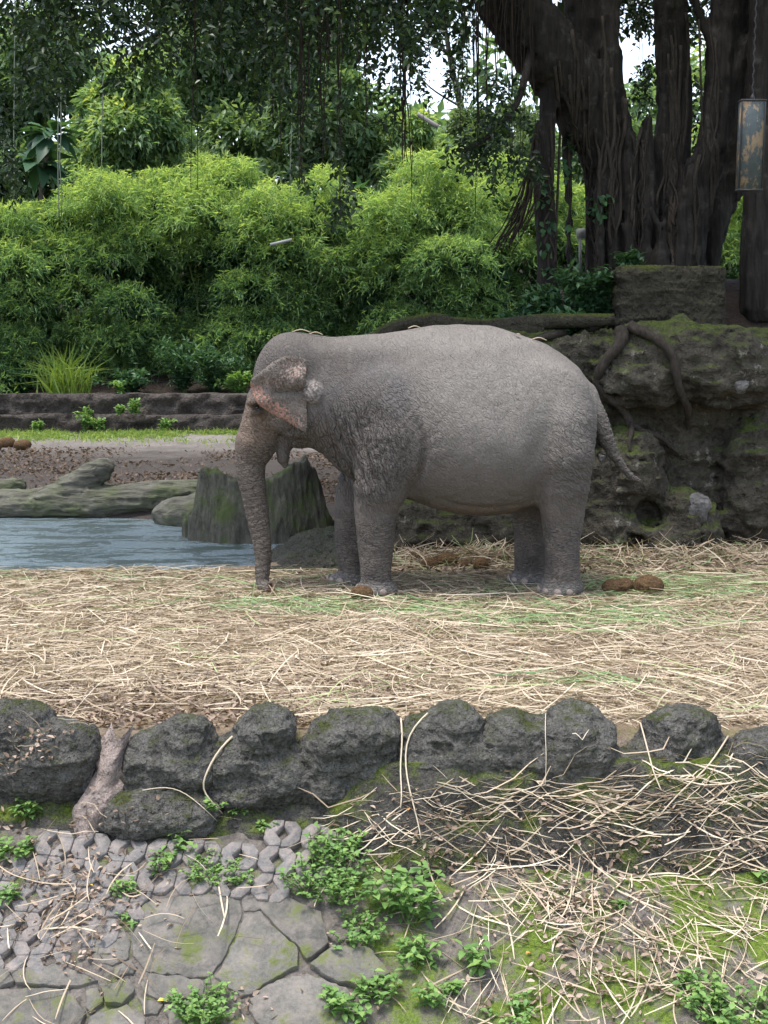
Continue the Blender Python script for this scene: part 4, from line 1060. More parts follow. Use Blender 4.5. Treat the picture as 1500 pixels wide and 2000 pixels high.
boulder("bank_rock", [b[0], b[1], -0.10], [((0, 0.1, 0.02), (0.55, 0.75, 0.16)), ((0.25, 0.5, 0.12), (0.5, 0.45, 0.17)), ((0.5, 0.0, 0.1), (0.4, 0.5, 0.14))], 0.022, M['wet_rock'], "low dark sloping rock at the pond edge beside the trunk", "rock", 160, amp=0.035, fr=3.5, k=0.12)
b = gnd(642, 1108, 0)
boulder("bank_rock", [b[0], b[1], 0.02], [((0, 0, 0), (0.22, 0.16, 0.09)), ((0.14, 0.03, 0.03), (0.16, 0.14, 0.08))], 0.015, M['wet_rock'], "small flat grey rock by the far forefoot", "rock", 165, amp=0.02, fr=6)
b = gnd(530, 1118, 0)
boulder("bank_rock", [b[0] + 0.1, b[1] + 0.05, -0.02], [((0, 0, 0), (0.2, 0.14, 0.06)), ((0.25, 0.02, 0.0), (0.22, 0.14, 0.06))], 0.015, M['wet_rock'], "thin flat rock at the waterline behind the trunk tip", "rock", 168, amp=0.02, fr=6)
# ------------------------------------------------------------------ border rocks, pavers, slabs
M['lava'] = rock_mat("border_lava_rock", (0.04, 0.038, 0.034), (0.19, 0.183, 0.168), (0.075, 0.09, 0.024), 0.37, 2.0, stain=(0.06, 0.066, 0.034), pits=1.6, moss_noise=0.6)
RY = 7.12
front_polys = []
def brock(cx, cy, blobs, label, seed, Y=RY, dy=0.19):
    """blobs: px, py, rx px, ry px on the row of rocks"""
    base = at(cx, cy, Y); base[2] -= 0.12; s = mpp(base); blobs = [(a, b + 6, rx * 1.04, ry, *o) for a, b, rx, ry, *o in blobs]
    bl = [(tuple(at(a, b, Y) - base + np.array([0, o[0] if o else 0.03, 0])), (rx * s, (o[1] if len(o) > 1 else dy), ry * s)) for a, b, rx, ry, *o in blobs]
    o, V, F = boulder("border_rock", base, bl, 0.0125, M['lava'], label, "rock", seed, "rocks edging the straw yard", amp=0.034, fr=(3.6, 3.6, 5.0), k=0.06)
    front_polys.append((V, F))
brock(45, 1410, [(35, 1408, 58, 42), (0, 1470, 75, 70), (60, 1460, 60, 40)], "dark border rock at the end of the row, behind a broader one", 301, 7.22)
brock(115, 1480, [(115, 1458, 80, 50), (85, 1500, 98, 58), (140, 1490, 50, 52)], "broad dark border rock beside the pinkish mud gully", 302)
brock(330, 1470, [(372, 1436, 44, 40), (335, 1475, 82, 56), (310, 1505, 64, 46), (385, 1490, 40, 50)], "dark border rock with a sloping shoulder above the low mossy one", 303)
brock(310, 1590, [(315, 1585, 100, 46), (270, 1592, 62, 46), (360, 1590, 60, 42)], "low rounded mossy border rock lying below the row", 304, 6.98)
brock(505, 1480, [(520, 1425, 50, 46), (500, 1490, 82, 60), (475, 1540, 82, 42), (550, 1510, 62, 62), (440, 1500, 40, 40)], "smooth tall border rock between the gully rocks and the pitted one", 305)
brock(690, 1480, [(705, 1430, 72, 44), (675, 1480, 95, 64), (635, 1525, 66, 46), (735, 1500, 56, 60), (650, 1440, 40, 36)], "deeply pitted rust-flecked border rock with mossy hollows", 306)
brock(865, 1470, [(885, 1412, 46, 40), (850, 1455, 72, 56), (830, 1510, 66, 56), (905, 1465, 62, 52), (950, 1480, 50, 40)], "pointed border rock with two straws draped over its side", 307)
brock(1080, 1480, [(1000, 1440, 62, 46), (1125, 1430, 60, 54), (1060, 1480, 100, 56), (1150, 1480, 58, 60), (960, 1460, 40, 40)], "long low double-humped border rock with moss below", 308)
brock(1330, 1450, [(1332, 1428, 66, 48), (1300, 1480, 85, 46), (1380, 1480, 50, 40)], "domed pale-topped border rock set back in the straw", 309, 7.2)
brock(1490, 1490, [(1490, 1475, 55, 50), (1530, 1480, 70, 60), (1500, 1520, 62, 60)], "blocky border rock beside the spill of straw", 310)
brock(1240, 1520, [(1235, 1515, 70, 50), (1290, 1530, 62, 42)], "half-buried mossy border rock between the double-humped and the domed one", 311, 7.08)
brock(1420, 1535, [(1420, 1530, 70, 48)], "sunken mossy border rock under the spill of straw", 312, 7.08)
brock(-120, 1470, [(-120, 1450, 90, 66), (-130, 1500, 100, 60)], "dark border rock just past the end pair", 313)
brock(1660, 1480, [(1660, 1450, 80, 60), (1650, 1500, 100, 60)], "dark border rock beyond the blocky one", 314)
# mossy bank below the rocks
n = 150; xs = np.linspace(-2.6, 2.9, n); ss = np.linspace(0, 1, 30); gx, gs = np.meshgrid(xs, ss, indexing='ij')
ab = np.clip(sstep(-0.5, 0.1, gx), 0, 1); y0 = 6.86 - 0.24 * ab + 0.06 * vnoise(P3(gx, gs), (1.4, 0.2, 1), 6); yb = y0 + (7.16 - y0) * gs
zb = base_z(gx, y0) - 0.03 + (base_z(gx, y0) * -1 - 0.06 - 0.14 * (1 - ab)) * np.minimum(1.0, gs / (0.62 + 0.38 * (1 - ab))) ** 0.85
Pb = np.stack([gx, yb, zb], -1).reshape(-1, 3); Pb = Pb + np.array([0, -0.03, 0.035]) * fbm(Pb, 6, 4, 9)[:, None]
idx = np.arange(len(Pb)).reshape(gx.shape); Fb = np.stack([idx[:-1, :-1], idx[1:, :-1], idx[1:, 1:], idx[:-1, 1:]], -1).reshape(-1, 4)
M['bank'] = rock_mat("mossy_bank", (0.03, 0.03, 0.026), (0.12, 0.112, 0.1), (0.13, 0.18, 0.024), 0.28, 2.0, moss_noise=0.6)
tag(link("bank", make_mesh("bank", Pb, Fb), M['bank']), "mossy earth bank under the border rocks", None, None, "structure"); front_polys.append((Pb, Fb))
# pinkish mud gully between two rocks
gp = np.array([(232, 1436), (219, 1478), (206, 1510), (198, 1545), (186, 1580), (172, 1612), (165, 1635)], float); rowsV = []
for i, (a, b) in enumerate(spline(gp, 24)):
    f = i / 23; Y = 7.08 - 0.27 * f; c = at(a, b, Y); w = 0.075 + 0.05 * f
    for k in range(13):
        u = k / 6.0 - 1; ww = w * (1 + 0.35 * float(vnoise(np.array([[f * 5, np.sign(u), 0.0]]), 1.0, 3)[0]))
        rowsV.append(c + np.array([u * ww, 0.10 * u * u + 0.12 * max(0, f - 0.8) * 5 * abs(u), 0.05 * u * u - 0.01 - 0.10 * max(0, f - 0.85) * 6]))
Vg = np.array(rowsV); Vg += np.array([0.012, -0.03, 0.045]) * fbm(Vg, 9, 4, 14, 0.6)[:, None]; idx = np.arange(len(Vg)).reshape(24, 13); Fg = np.stack([idx[:-1, :-1], idx[:-1, 1:], idx[1:, 1:], idx[1:, :-1]], -1).reshape(-1, 4)[:, ::-1]
M['mud'] = rock_mat("pink_mud", (0.22, 0.175, 0.155), (0.52, 0.43, 0.39), None, scale=2.5)
tag(link("mud_gully", make_mesh("mud_gully", Vg, Fg), M['mud']), "pinkish dried mud running down between two border rocks", None, None, "structure"); front_polys.append((Vg, Fg))

# interlocking grass pavers, each block its own piece
def concrete(name, a, b, moss=0.78, sc=1.0, dust=0.65):
    t = NT(name); v = t.coord("Object"); g = t.n("ShaderNodeNewGeometry"); oi = t.n("ShaderNodeObjectInfo")
    mp = t.n("ShaderNodeVectorMath", operation='ADD'); t.l(v, mp.inputs[0]); t.l(oi.outputs["Location"], mp.inputs[1]); v = mp.outputs[0]
    n1 = t.noise(v, 3.5 * sc, 6, 0.7); n2 = t.noise(v, 45 * sc, 5, 0.75); n3 = t.noise(v, 11 * sc, 5, 0.6)
    c = t.ramp(t.math('ADD', t.math('MULTIPLY', n1, 0.5), t.math('MULTIPLY', n2, 0.5)), [(0.32, a), (0.68, b)])
    c = t.mix(t.math('MULTIPLY', oi.outputs["Random"], 0.35), c, tuple(x * 0.6 for x in a))
    c = t.mix(t.ramp(n3, [(0.42, 0.0), (0.68, dust)]), c, (0.30, 0.25, 0.225))
    c = t.mix(t.ramp(t.noise(v, 5.5 * sc, 5, 0.7), [(moss - 0.18, 0.0), (moss - 0.06, 0.85)]), c, (0.09, 0.115, 0.025))
    b_ = t.bump(n2, 0.7, 0.012); b_ = t.bump(n3, 0.5, 0.03, b_)
    return t.done(c, 0.9, b_, 0.2)
M['paver'] = concrete("paver_concrete", (0.085, 0.083, 0.083), (0.24, 0.23, 0.223), 0.86, 1.4)
M['slab'] = concrete("slab_concrete", (0.065, 0.063, 0.056), (0.195, 0.186, 0.166), 0.70, 1.0, 0.4)
AL = math.atan(SL)
pav_root = empty("pavement", tuple(on_ground(250, 1720))); tag(pav_root, "broken grass-block paving on the slope", None, None, "structure")
def extrude_poly(poly, h, bev=0.006):
    poly = np.asarray(poly, float); n = len(poly); c = poly.mean(0)
    ar = 0.5 * np.sum(poly[:, 0] * np.roll(poly[:, 1], -1) - np.roll(poly[:, 0], -1) * poly[:, 1])
    if ar < 0: poly = poly[::-1]
    e = unit(np.roll(poly, -1, 0) - poly); nr = np.c_[e[:, 1], -e[:, 0]]; vn = unit(nr + np.roll(nr, 1, 0))
    ins = poly - vn * bev
    V = np.concatenate([np.c_[poly, np.full(n, -h)], np.c_[poly, np.full(n, -bev)], np.c_[ins, np.zeros(n)]])
    k = np.arange(n); k2 = (k + 1) % n
    return V, [np.concatenate([np.stack([k, k2, k2 + n, k + n], -1), np.stack([k + n, k2 + n, k2 + 2 * n, k + 2 * n], -1)]), (k + 2 * n)[None]]
a_, p_, h_, w_ = 0.105, 0.185, 0.052, 0.042; g_ = 0.0022
blk = [(g_, -p_ / 2 + g_), (a_ - w_, -p_ / 2 + g_), (a_ - g_, -p_ / 2 + h_), (a_ - g_, p_ / 2 - h_), (a_ - w_, p_ / 2 - g_), (g_, p_ / 2 - g_), (g_, h_), (w_, 0), (g_, -h_)]
blk = [(x - a_ / 2, y) for x, y in blk]
V, F = extrude_poly(blk, 0.08, 0.004); pav_me = make_mesh("paver", V, F, False); pav_me.materials.append(M['paver'])
V, F = extrude_poly([(-x, y) for x, y in blk], 0.08, 0.004); pav_me2 = make_mesh("paver_turned", V, F, False); pav_me2.materials.append(M['paver'])
pav_area = np.array([(-90, 1640), (60, 1640), (150, 1600), (215, 1612), (430, 1640), (640, 1590), (690, 1640), (640, 1700), (560, 1745), (300, 1752), (262, 1800), (215, 1830), (180, 1860), (90, 1885), (-90, 1900)], float)
o0 = on_ground(250, 1720); rp = np.random.default_rng(77); turn = math.radians(-6)
npav = 0
for i in range(-16, 18):
    for j in range(-8, 9):
        u = i * a_; v = j * p_ + (0 if True else 0)
        uu = u * math.cos(turn) - v * math.sin(turn); vv = u * math.sin(turn) + v * math.cos(turn)
        x = o0[0] + uu; y = o0[1] + vv * math.cos(AL)
        z = float(base_z(x, np.array(y))) + 0.038 + 0.02 * float(fbm(np.array([[x, y, 0.0]]), 1.6, 2, 19)[0])
        dl = np.array([x, y, z]) - np.array([0, 0, CAM_H]); fw = dl[1] * CT - dl[2] * ST; up_ = dl[1] * ST + dl[2] * CT
        px = 750 + FPX * dl[0] / fw; py = 1000 - FPX * up_ / fw
        if poly_dist(np.array([px]), np.array([py]), pav_area)[0] > 0 or y > 6.93: continue
        z -= abs(rp.normal(0, 0.004))
        o = link("paver", pav_me if i % 2 == 0 else pav_me2, None, pav_root, tuple(np.array([x, y, z]) - o0))
        o.rotation_euler = (AL + rp.normal(0, 0.022), rp.normal(0, 0.022), turn * math.cos(AL) + rp.normal(0, 0.008)); npav += 1
# cracked concrete slabs
slabs_px = [
    [(275, 1800), (268, 1775), (300, 1757), (430, 1747), (466, 1760), (471, 1782), (455, 1830), (430, 1876), (408, 1903), (386, 1905), (290, 1895), (262, 1865), (258, 1830)],
    [(477, 1786), (506, 1779), (530, 1806), (580, 1850), (578, 1885), (540, 1905), (490, 1940), (470, 1945), (440, 1920), (420, 1905), (440, 1875), (461, 1830)],
    [(472, 1747), (560, 1752), (625, 1780), (640, 1840), (597, 1870), (585, 1848), (532, 1801), (509, 1774), (478, 1780)],
    [(287, 1901), (390, 1911), (398, 1925), (395, 1945), (320, 1955), (285, 1940), (276, 1920)],
    [(180, 1830), (240, 1813), (254, 1835), (252, 1868), (220, 1885), (185, 1875)],
    [(223, 1890), (254, 1873), (268, 1887), (260, 1900), (226, 1906)],
    [(-60, 1935), (60, 1927), (130, 1932), (165, 1975), (150, 2015), (40, 2050), (-60, 2050)],
    [(20, 1892), (110, 1882), (172, 1902), (190, 1915), (132, 1926), (32, 1917)],
    [(198, 1925), (250, 1910), (263, 1930), (238, 1958), (205, 1955)],
    [(175, 1985), (248, 1962), (282, 1990), (278, 2040), (170, 2040)],
    [(480, 1957), (540, 1917), (600, 1902), (680, 1932), (700, 2010), (640, 2050), (560, 2040), (500, 1992)],
    [(268, 1945), (318, 1960), (308, 1980), (282, 1980)], [(322, 1962), (395, 1951), (424, 1972), (402, 2004), (332, 2004)],
    [(-60, 1885), (14, 1892), (26, 1915), (-6, 1930), (-60, 1930)], [(288, 2010), (400, 2010), (480, 1985), (540, 2040), (420, 2080), (290, 2080)], [(168, 1935), (192, 1925), (200, 1955), (178, 1975), (168, 1965)],
    [(606, 1880), (650, 1845), (720, 1850), (760, 1900), (700, 1925), (640, 1905)]]
rp = np.random.default_rng(78)
for poly in slabs_px:
    c = np.mean(poly, 0); oc = on_ground(*c); oc[2] = float(base_z(oc[0], np.array(oc[1]))) + 0.03 + rp.normal(0, 0.003)
    # outline on the tilted plane of the slope, ragged edges
    pts = []
    for (a, b), (a2, b2) in zip(poly, poly[1:] + poly[:1]):
        m = max(2, int(math.hypot(a2 - a, b2 - b) / 9))
        for k in range(m):
            f = k / m; q = (a + (a2 - a) * f + rp.normal(0, 1.5 if k else 0.6), b + (b2 - b) * f + rp.normal(0, 1.5 if k else 0.6))
            d = ray(*q); nrm = np.array([0, -math.sin(AL), math.cos(AL)]); tt = ((oc - np.array([0, 0, CAM_H])) @ nrm) / (d @ nrm); w = np.array([0, 0, CAM_H]) + d * tt - oc
            pts.append((w[0], w[1] * math.cos(AL) + w[2] * math.sin(AL)))
    V, F = extrude_poly(np.array(pts) * 1.02, 0.09, 0.0035)
    o = link("slab", make_mesh("slab", V, F, False), M['slab'], pav_root, tuple(oc - o0)); o.rotation_euler = (AL + rp.normal(0, 0.012), rp.normal(0, 0.012), 0)
# ------------------------------------------------------------------ the elephant
YC = 11.43                           # its middle plane
YN, YF = YC - 0.24, YC + 0.24        # near and far legs
E_BASE = np.array([at(850, 1150, YC)[0], YC, 0.0])
def ep(px, py, Y=YC): return at(px, py, Y) - E_BASE
S_E = mpp(at(850, 900, YC))          # metres per pixel on the middle plane

prof = [  # px x, top row, bottom row, half width (m)
    (585, 690, 845, 0.20), (620, 664, 868, 0.25), (680, 666, 915, 0.31), (740, 663, 952, 0.39), (800, 656, 975, 0.48), (850, 646, 992, 0.565),
    (900, 641, 1003, 0.60), (950, 645, 1007, 0.605), (1000, 657, 1001, 0.58), (1050, 675, 985, 0.53), (1090, 698, 968, 0.44),
    (1120, 724, 945, 0.38), (1142, 752, 915, 0.29), (1156, 785, 880, 0.18)]
_px = np.array([ep(p[0], 800)[0] for p in prof]); _pt = np.array([ep(850, p[1])[2] for p in prof])
_pb = np.array([ep(850, p[2])[2] for p in prof]); _pw = np.array([p[3] for p in prof])
_xs = np.linspace(_px[0], _px[-1], 200)
def _smooth(a):
    b = np.interp(_xs, _px, a); k = np.hanning(17); k /= k.sum()
    return np.convolve(np.pad(b, 8, mode='edge'), k, 'valid')
_tt, _bb, _ww = _smooth(_pt), _smooth(_pb), _smooth(_pw)
def chain(P, rows, k=None, sq=(1, 1, 1)):        # rows: px, py, Y, radius in px
    return sd_chain(P, [ep(r[0], r[1], r[2]) for r in rows], [r[3] * S_E for r in rows], sq)
def sd_elephant(P):
    x, y, z = P[:, 0], P[:, 1], P[:, 2]
    xc = np.clip(x, _xs[0], _xs[-1])
    t = np.interp(xc, _xs, _tt); b = np.interp(xc, _xs, _bb); w = np.interp(xc, _xs, _ww)
    zc, hz = (t + b) / 2, (t - b) / 2
    u = (z - zc) / hz
    we = w * (1.0 - 0.13 * np.clip(u, -1, 1))
    q = np.sqrt((y / we) ** 2 + u ** 2)
    d2 = (q - 1) * np.minimum(we, hz)
    dx = np.abs(x - xc)
    body = np.where(d2 > 0, np.sqrt(d2 ** 2 + dx ** 2), np.maximum(d2, dx - 0.0) * 1.0)
    body = np.where(dx > 0, np.sqrt(np.maximum(d2, 0) ** 2 + dx ** 2), d2)
    # spine ridge
    d = smin(body, chain(P, [(700, 700, YC, 32), (850, 678, YC, 34), (950, 678, YC, 34), (1050, 708, YC, 33), (1105, 742, YC, 31), (1135, 775, YC, 26)]), 0.12)
    # skull, twin domes, face
    head = sd_ell(P, ep(572, 742), (76 * S_E, 0.285, 88 * S_E))
    for s in (-1, 1):
        head = smin(head, sd_ell(P, ep(566, 704) + np.array([0, s * 0.115, 0]), (48 * S_E, 0.155, 50 * S_E)), 0.06)
    face = chain(P, [(566, 735, YC, 66), (532, 790, YC, 52), (511, 838, YC, 44), (498, 872, YC, 37.5)], sq=(1, 1.12, 1))
    head = smin(head, face, 0.05)
    for s in (-1, 1):                 # cheek, brow, temple hollow
        head = smin(head, sd_ell(P, ep(585, 808) + np.array([0, s * 0.165, 0]), (52 * S_E, 0.12, 45 * S_E)), 0.07)
        head = smin(head, sd_ell(P, ep(505, 783) + np.array([0, s * 0.205, 0]), (20 * S_E, 0.055, 12 * S_E)), 0.05)
        head = smax(head, -sd_ell(P, ep(545, 770) + np.array([0, s * 0.34, 0]), (30 * S_E, 0.09, 34 * S_E)), 0.06)
        head = smax(head, -sd_ell(P, ep(507, 793) + np.array([0, s * 0.245, 0]), (9 * S_E, 0.035, 6 * S_E)), 0.012)
        head = smin(head, sd_ell(P, ep(507, 803) + np.array([0, s * 0.19, 0]), (15 * S_E, 0.05, 6 * S_E)), 0.03)
    jaw = chain(P, [(612, 815, YC, 48), (585, 838, YC, 37), (562, 856, YC, 20)], sq=(1, 1.05, 1))
    lip = chain(P, [(561, 856, YC, 17), (553, 878, YC, 13.5), (553, 896, YC, 11.5), (556, 908, YC, 6)], sq=(1, 0.75, 1))
    head = smin(head, jaw, 0.035)
    head = smin(head, lip, 0.02)
    d = smin(d, head, 0.10)
    d = smin(d, chain(P, [(606, 775, YC, 80), (690, 785, YC, 105)], sq=(1, 1.35, 1)), 0.08)
    # chest and throat
    d = smin(d, sd_ell(P, ep(715, 868), (64 * S_E, 0.29, 74 * S_E)), 0.08)
    d = smin(d, chain(P, [(622, 838, YC, 34), (652, 858, YC, 38), (680, 890, YC, 34)]), 0.05)
    d = smin(d, chain(P, [(570, 700, YC, 44), (640, 702, YC, 38), (720, 705, YC, 40)], sq=(1, 0.8, 1)), 0.08)
    for s in (-1, 1):                 # shoulder blade, hollow of the flank, hip bone
        d = smin(d, sd_ell(P, ep(752, 835) + np.array([0, s * 0.27, 0]), (62 * S_E, 0.14, 95 * S_E)), 0.2)
        d = smax(d, -sd_ell(P, ep(1040, 885) + np.array([0, s * 0.70, 0]), (26 * S_E, 0.16, 105 * S_E)), 0.10)
        d = smin(d, sd_ell(P, ep(1075, 790) + np.array([0, s * 0.28, 0]), (66 * S_E, 0.14, 72 * S_E)), 0.2)
    # trunk
    tr = chain(P, [(498, 866, YC, 38), (489, 900, YC, 30.5), (490, 930, YC - 0.01, 27.5), (496, 965, YC - 0.02, 24.5), (504, 1010, YC - 0.03, 21.5),
                   (511, 1055, YC - 0.05, 19), (514, 1090, YC - 0.06, 16.8), (512, 1120, YC - 0.08, 14.6), (512, 1137, YC - 0.1, 12.5)])
    d = smin(d, tr, 0.045)
    tip = chain(P, [(512, 1137, YC - 0.1, 12.5), (515, 1147, YC - 0.14, 11.5), (525, 1147, YC - 0.18, 10.5)])
    tip = smax(tip, -sd_chain(P, [ep(526, 1147, YC - 0.18), ep(540, 1143, YC - 0.27)], [5.5 * S_E, 9 * S_E]), 0.01)
    d = smin(d, tip, 0.015)
    # lump behind the ear, both sides
    for s in (-1, 1):
        d = smin(d, sd_ell(P, ep(615, 766) + np.array([0, s * 0.285, 0]), (20 * S_E, 0.07, 21 * S_E)), 0.035)
    # legs
    for Y, o in ((YN, 0), (YF, 1)):
        s = -1 if o == 0 else 1
        if o == 0:
            f = [(756, 862, Y - .02, 58), (753, 905, Y - .04, 56), (742, 950, Y - .03, 51), (734, 990, Y, 42.5), (734, 1040, Y, 37.5), (734, 1090, Y, 32.5), (734, 1124, Y, 29.5)]
            ft = (737, 1151, Y)
            r = [(1086, 835, Y + .02, 70), (1093, 890, Y - .03, 66), (1098, 945, Y - .03, 54), (1099, 1000, Y, 43), (1098, 1050, Y, 36), (1098, 1100, Y, 33.5), (1098, 1128, Y, 34)]
            rt = (1096, 1146, Y)
        else:
            f = [(742, 862, Y + .02, 58), (728, 905, Y + .03, 54), (702, 950, Y, 46), (690, 990, Y, 39), (688, 1040, Y, 34), (688, 1090, Y, 30.5), (690, 1118, Y, 28.5)]
            ft = (676, 1138, Y)
            r = [(1078, 835, Y + .02, 70), (1066, 890, Y + .04, 64), (1048, 945, Y, 54), (1040, 1000, Y, 42), (1037, 1050, Y, 35), (1036, 1095, Y, 33), (1036, 1118, Y, 33)]
            rt = (1032, 1134, Y)
        fl = chain(P, f); rl = chain(P, r)
        d = smin(d, fl, 0.05); d = smin(d, rl, 0.07)
        # slack skin behind the elbow and in front of the thigh
        d = smin(d, chain(P, [(f[2][0] + 25, 940, f[2][2], 22), (f[2][0] + 75, 955, Y + (.06 if o == 0 else -.06), 16)]), 0.06)
        d = smin(d, chain(P, [(r[2][0] - 20, 955, Y, 26), (r[2][0] - 70, 965, Y + (.05 if o == 0 else -.05), 18)]), 0.08)
        # elbow
        d = smin(d, sd_ell(P, ep(f[2][0] + 36, 948, f[2][2]), (19 * S_E, 0.10, 36 * S_E)), 0.04)
        for c, rx in ((ft, 41), (rt, 42)):
            fo = sd_ell(P, ep(c[0], c[1], Y) + np.array([0, 0, -0.0]), (rx * S_E, 0.185, 24 * S_E))
            fo = smin(fo, sd_ell(P, ep(c[0] - 10, c[1] + 7, Y), (37 * S_E, 0.18, 13 * S_E)), 0.03)
            d = smin(d, fo, 0.04)
    # tail
    d = smin(d, chain(P, [(1112, 738, YC, 14), (1147, 765, YC - .02, 16.5), (1169, 812, YC - .06, 16), (1186, 860, YC - .08, 14.5), (1200, 890, YC - .09, 11.5),
                          (1218, 915, YC - .1, 8.5), (1234, 932, YC - .1, 6.5), (1248, 939, YC - .1, 4)]), 0.03)
    d = smax(d, -(z + 0.004), 0.01)
    return d

eV, eF = sdf_mesh(sd_elephant, ep(440, 800)[0:1].tolist() + [-0.85, -0.06], [ep(1270, 800)[0], 0.85, 2.52], 0.0145, 1)
eN = normals(eV, eF)
# masks in photo pixels of the near side
s_px = 1.0 / S_E
EX = eV[:, 0] / (ep(1000, 900)[0] - ep(900, 900)[0]) * 100.0 + 850.0           # photo column
_z0, _z1 = ep(850, 1000)[2], ep(850, 700)[2]
EY = 1000.0 + (eV[:, 2] - _z0) / (_z1 - _z0) * (700.0 - 1000.0)                 # photo row
def reg(cx, cy, rx, ry, soft=0.5):
    q = np.sqrt(((EX - cx) / rx) ** 2 + ((EY - cy) / ry) ** 2)
    return 1 - sstep(1 - soft, 1 + soft, q)
m_trunk = sstep(545, 525, EX) * sstep(850, 885, EY)
m_face = reg(520, 800, 60, 90)
m_leg = sstep(985, 1030, EY) * sstep(560, 600, EX)
m_neck = reg(700, 880, 75, 90, 0.45)
m_shoulder = reg(770, 840, 90, 90, 0.5)
m_rump = reg(1120, 880, 70, 90, 0.5)
m_tail = sstep(1160, 1175, EX)
# folds large enough to be shape: neck, arm pit, wrists, trunk rings, tail rings
def ridges(a, seed, warp=0.8):
    w = fbm(eV, 5.0, 3, seed)
    return 1 - np.abs(np.sin(a + warp * 4 * w))
dsp = np.zeros(len(eV))
fold_dir = (EX - 690) * 0.95 - (EY - 860) * 0.28
dsp += -0.020 * m_neck * ridges(fold_dir * 0.15, 3, 0.5) ** 3
dsp += -0.006 * m_shoulder * ridges((EX + EY * 0.9) * 0.16, 5) ** 2
dsp += -0.006 * m_rump * ridges((EX * 0.6 - EY) * 0.16, 6) ** 2
dsp += -0.006 * m_trunk * ridges((EY + 0.25 * EX) * 0.26, 7, 0.5) ** 2 * sstep(860, 960, EY)
dsp += -0.006 * m_tail * ridges((EY + EX * 0.5) * 0.3, 8, 0.3)
wr = np.maximum(reg(735, 1118, 60, 22), reg(688, 1112, 50, 22)); wr = np.maximum(wr, np.maximum(reg(1098, 1120, 60, 20), reg(1036, 1110, 50, 20)))
dsp += -0.007 * wr * ridges(EY * 0.42, 9, 0.35) ** 2
dsp += -0.006 * m_face * ridges((EX * 0.5 + EY) * 0.16, 10, 0.8) ** 3
dsp += 0.010 * fbm(eV, 2.2, 3, 11) + 0.004 * fbm(eV, 11, 3, 12)
# slack skin hanging over the belly line and flank
dsp += 0.006 * reg(930, 975, 150, 30) * fbm(eV, (9, 9, 26), 3, 14)
side = sstep(0.12, 0.28, np.abs(eV[:, 1]))
def crease(pl, width, depth, edge=0.0):
    global dsp
    Q = np.stack([EX, EY], -1); pl = spline(np.array(pl, float), len(pl) * 4); dd = np.full(len(EX), 1e9); tp = np.zeros(len(EX)); m = len(pl) - 1
    for i, (a, b) in enumerate(zip(pl[:-1], pl[1:])):
        ab = b - a; t = np.clip(((Q - a) @ ab) / max(ab @ ab, 1e-6), 0, 1); e = np.linalg.norm(Q - a - t[:, None] * ab, axis=1)
        k = e < dd; dd = np.where(k, e, dd); tp = np.where(k, (i + t) / m, tp)
    dsp += side * np.sin(PI * np.clip(tp * 0.94 + 0.03, 0, 1)) ** 0.8 * (-depth * np.exp(-(dd / width) ** 2) + edge * np.exp(-((dd - 2.2 * width) / (1.3 * width)) ** 2))
crease([(806, 812), (820, 848), (823, 885), (813, 925), (795, 962)], 7, 0.040, 0.006)
crease([(1062, 790), (1050, 850), (1052, 920), (1034, 985)], 17, 0.034)
crease([(1080, 870), (1070, 930), (1072, 985)], 6, 0.014, 0.003)
crease([(648, 790), (664, 845), (690, 905)], 5, 0.020, 0.004)
crease([(672, 830), (688, 875), (712, 935)], 5, 0.024, 0.005)
crease([(640, 830), (662, 880), (690, 918)], 4, 0.018, 0.004)
crease([(700, 820), (712, 870), (728, 920)], 4, 0.014, 0.003)
crease([(538, 850), (566, 838), (600, 822)], 5, 0.016, 0.004)
crease([(524, 815), (530, 840), (522, 868)], 5, 0.010, 0.002)
crease([(840, 960), (900, 978), (960, 982), (1010, 972)], 5, 0.010, 0.003)
crease([(770, 700), (830, 690), (900, 700)], 16, 0.008)
crease([(880, 760), (960, 800), (1040, 820)], 22, 0.010)
crease([(700, 985), (735, 1010), (762, 1020)], 3, 0.006, 0.002)
crease([(705, 1045), (740, 1060), (760, 1085)], 3, 0.006, 0.002)
eV = eV + eN * dsp[:, None]
eV[:, 2] = np.maximum(eV[:, 2], 0.002)

# pigment: grey-brown hide, dustier along the back, flank sheen painted as a paler patch, ochre face and trunk base, pinkish belly seam, bare mottling
n_a = fbm(eV, 1.7, 4, 21) * 0.5 + 0.5; n_b = fbm(eV, 9.0, 4, 22) * 0.5 + 0.5; n_c = fbm(eV, (26, 26, 7), 3, 23) * 0.5 + 0.5
base_a = np.array([0.066, 0.058, 0.053]); base_b = np.array([0.140, 0.124, 0.114])
m = np.clip(0.15 + 0.45 * n_a + 0.4 * n_b, 0, 1)[:, None]
col = base_a * (1 - m) + base_b * m
def lay(c, k):
    global col
    k = np.clip(k, 0, 1)[:, None]; col = col * (1 - k) + np.array(c) * k
lay((0.255, 0.236, 0.216), 0.75 * (0.5 + 0.5 * n_c) * np.maximum(reg(985, 765, 190, 105, 0.65), reg(900, 665, 200, 30, 0.7)))
lay((0.17, 0.153, 0.139), 0.5 * sstep(0.5, 0.8, n_c) * reg(720, 690, 160, 40))
lay((0.093, 0.093, 0.102), 0.5 * sstep(0.3, 0.6, n_a) * reg(715, 760, 80, 60))
lay((0.186, 0.127, 0.090), 0.55 * reg(490, 830, 46, 60, 0.5))
lay((0.149, 0.118, 0.096), 0.45 * m_trunk)
lay((0.186, 0.124, 0.096), 0.3 * reg(940, 992, 120, 16, 0.6) * sstep(0.25, 0.6, n_b))
lay((0.068, 0.062, 0.061), 0.3 * sstep(0.62, 0.45, n_c) * reg(760, 880, 70, 90))
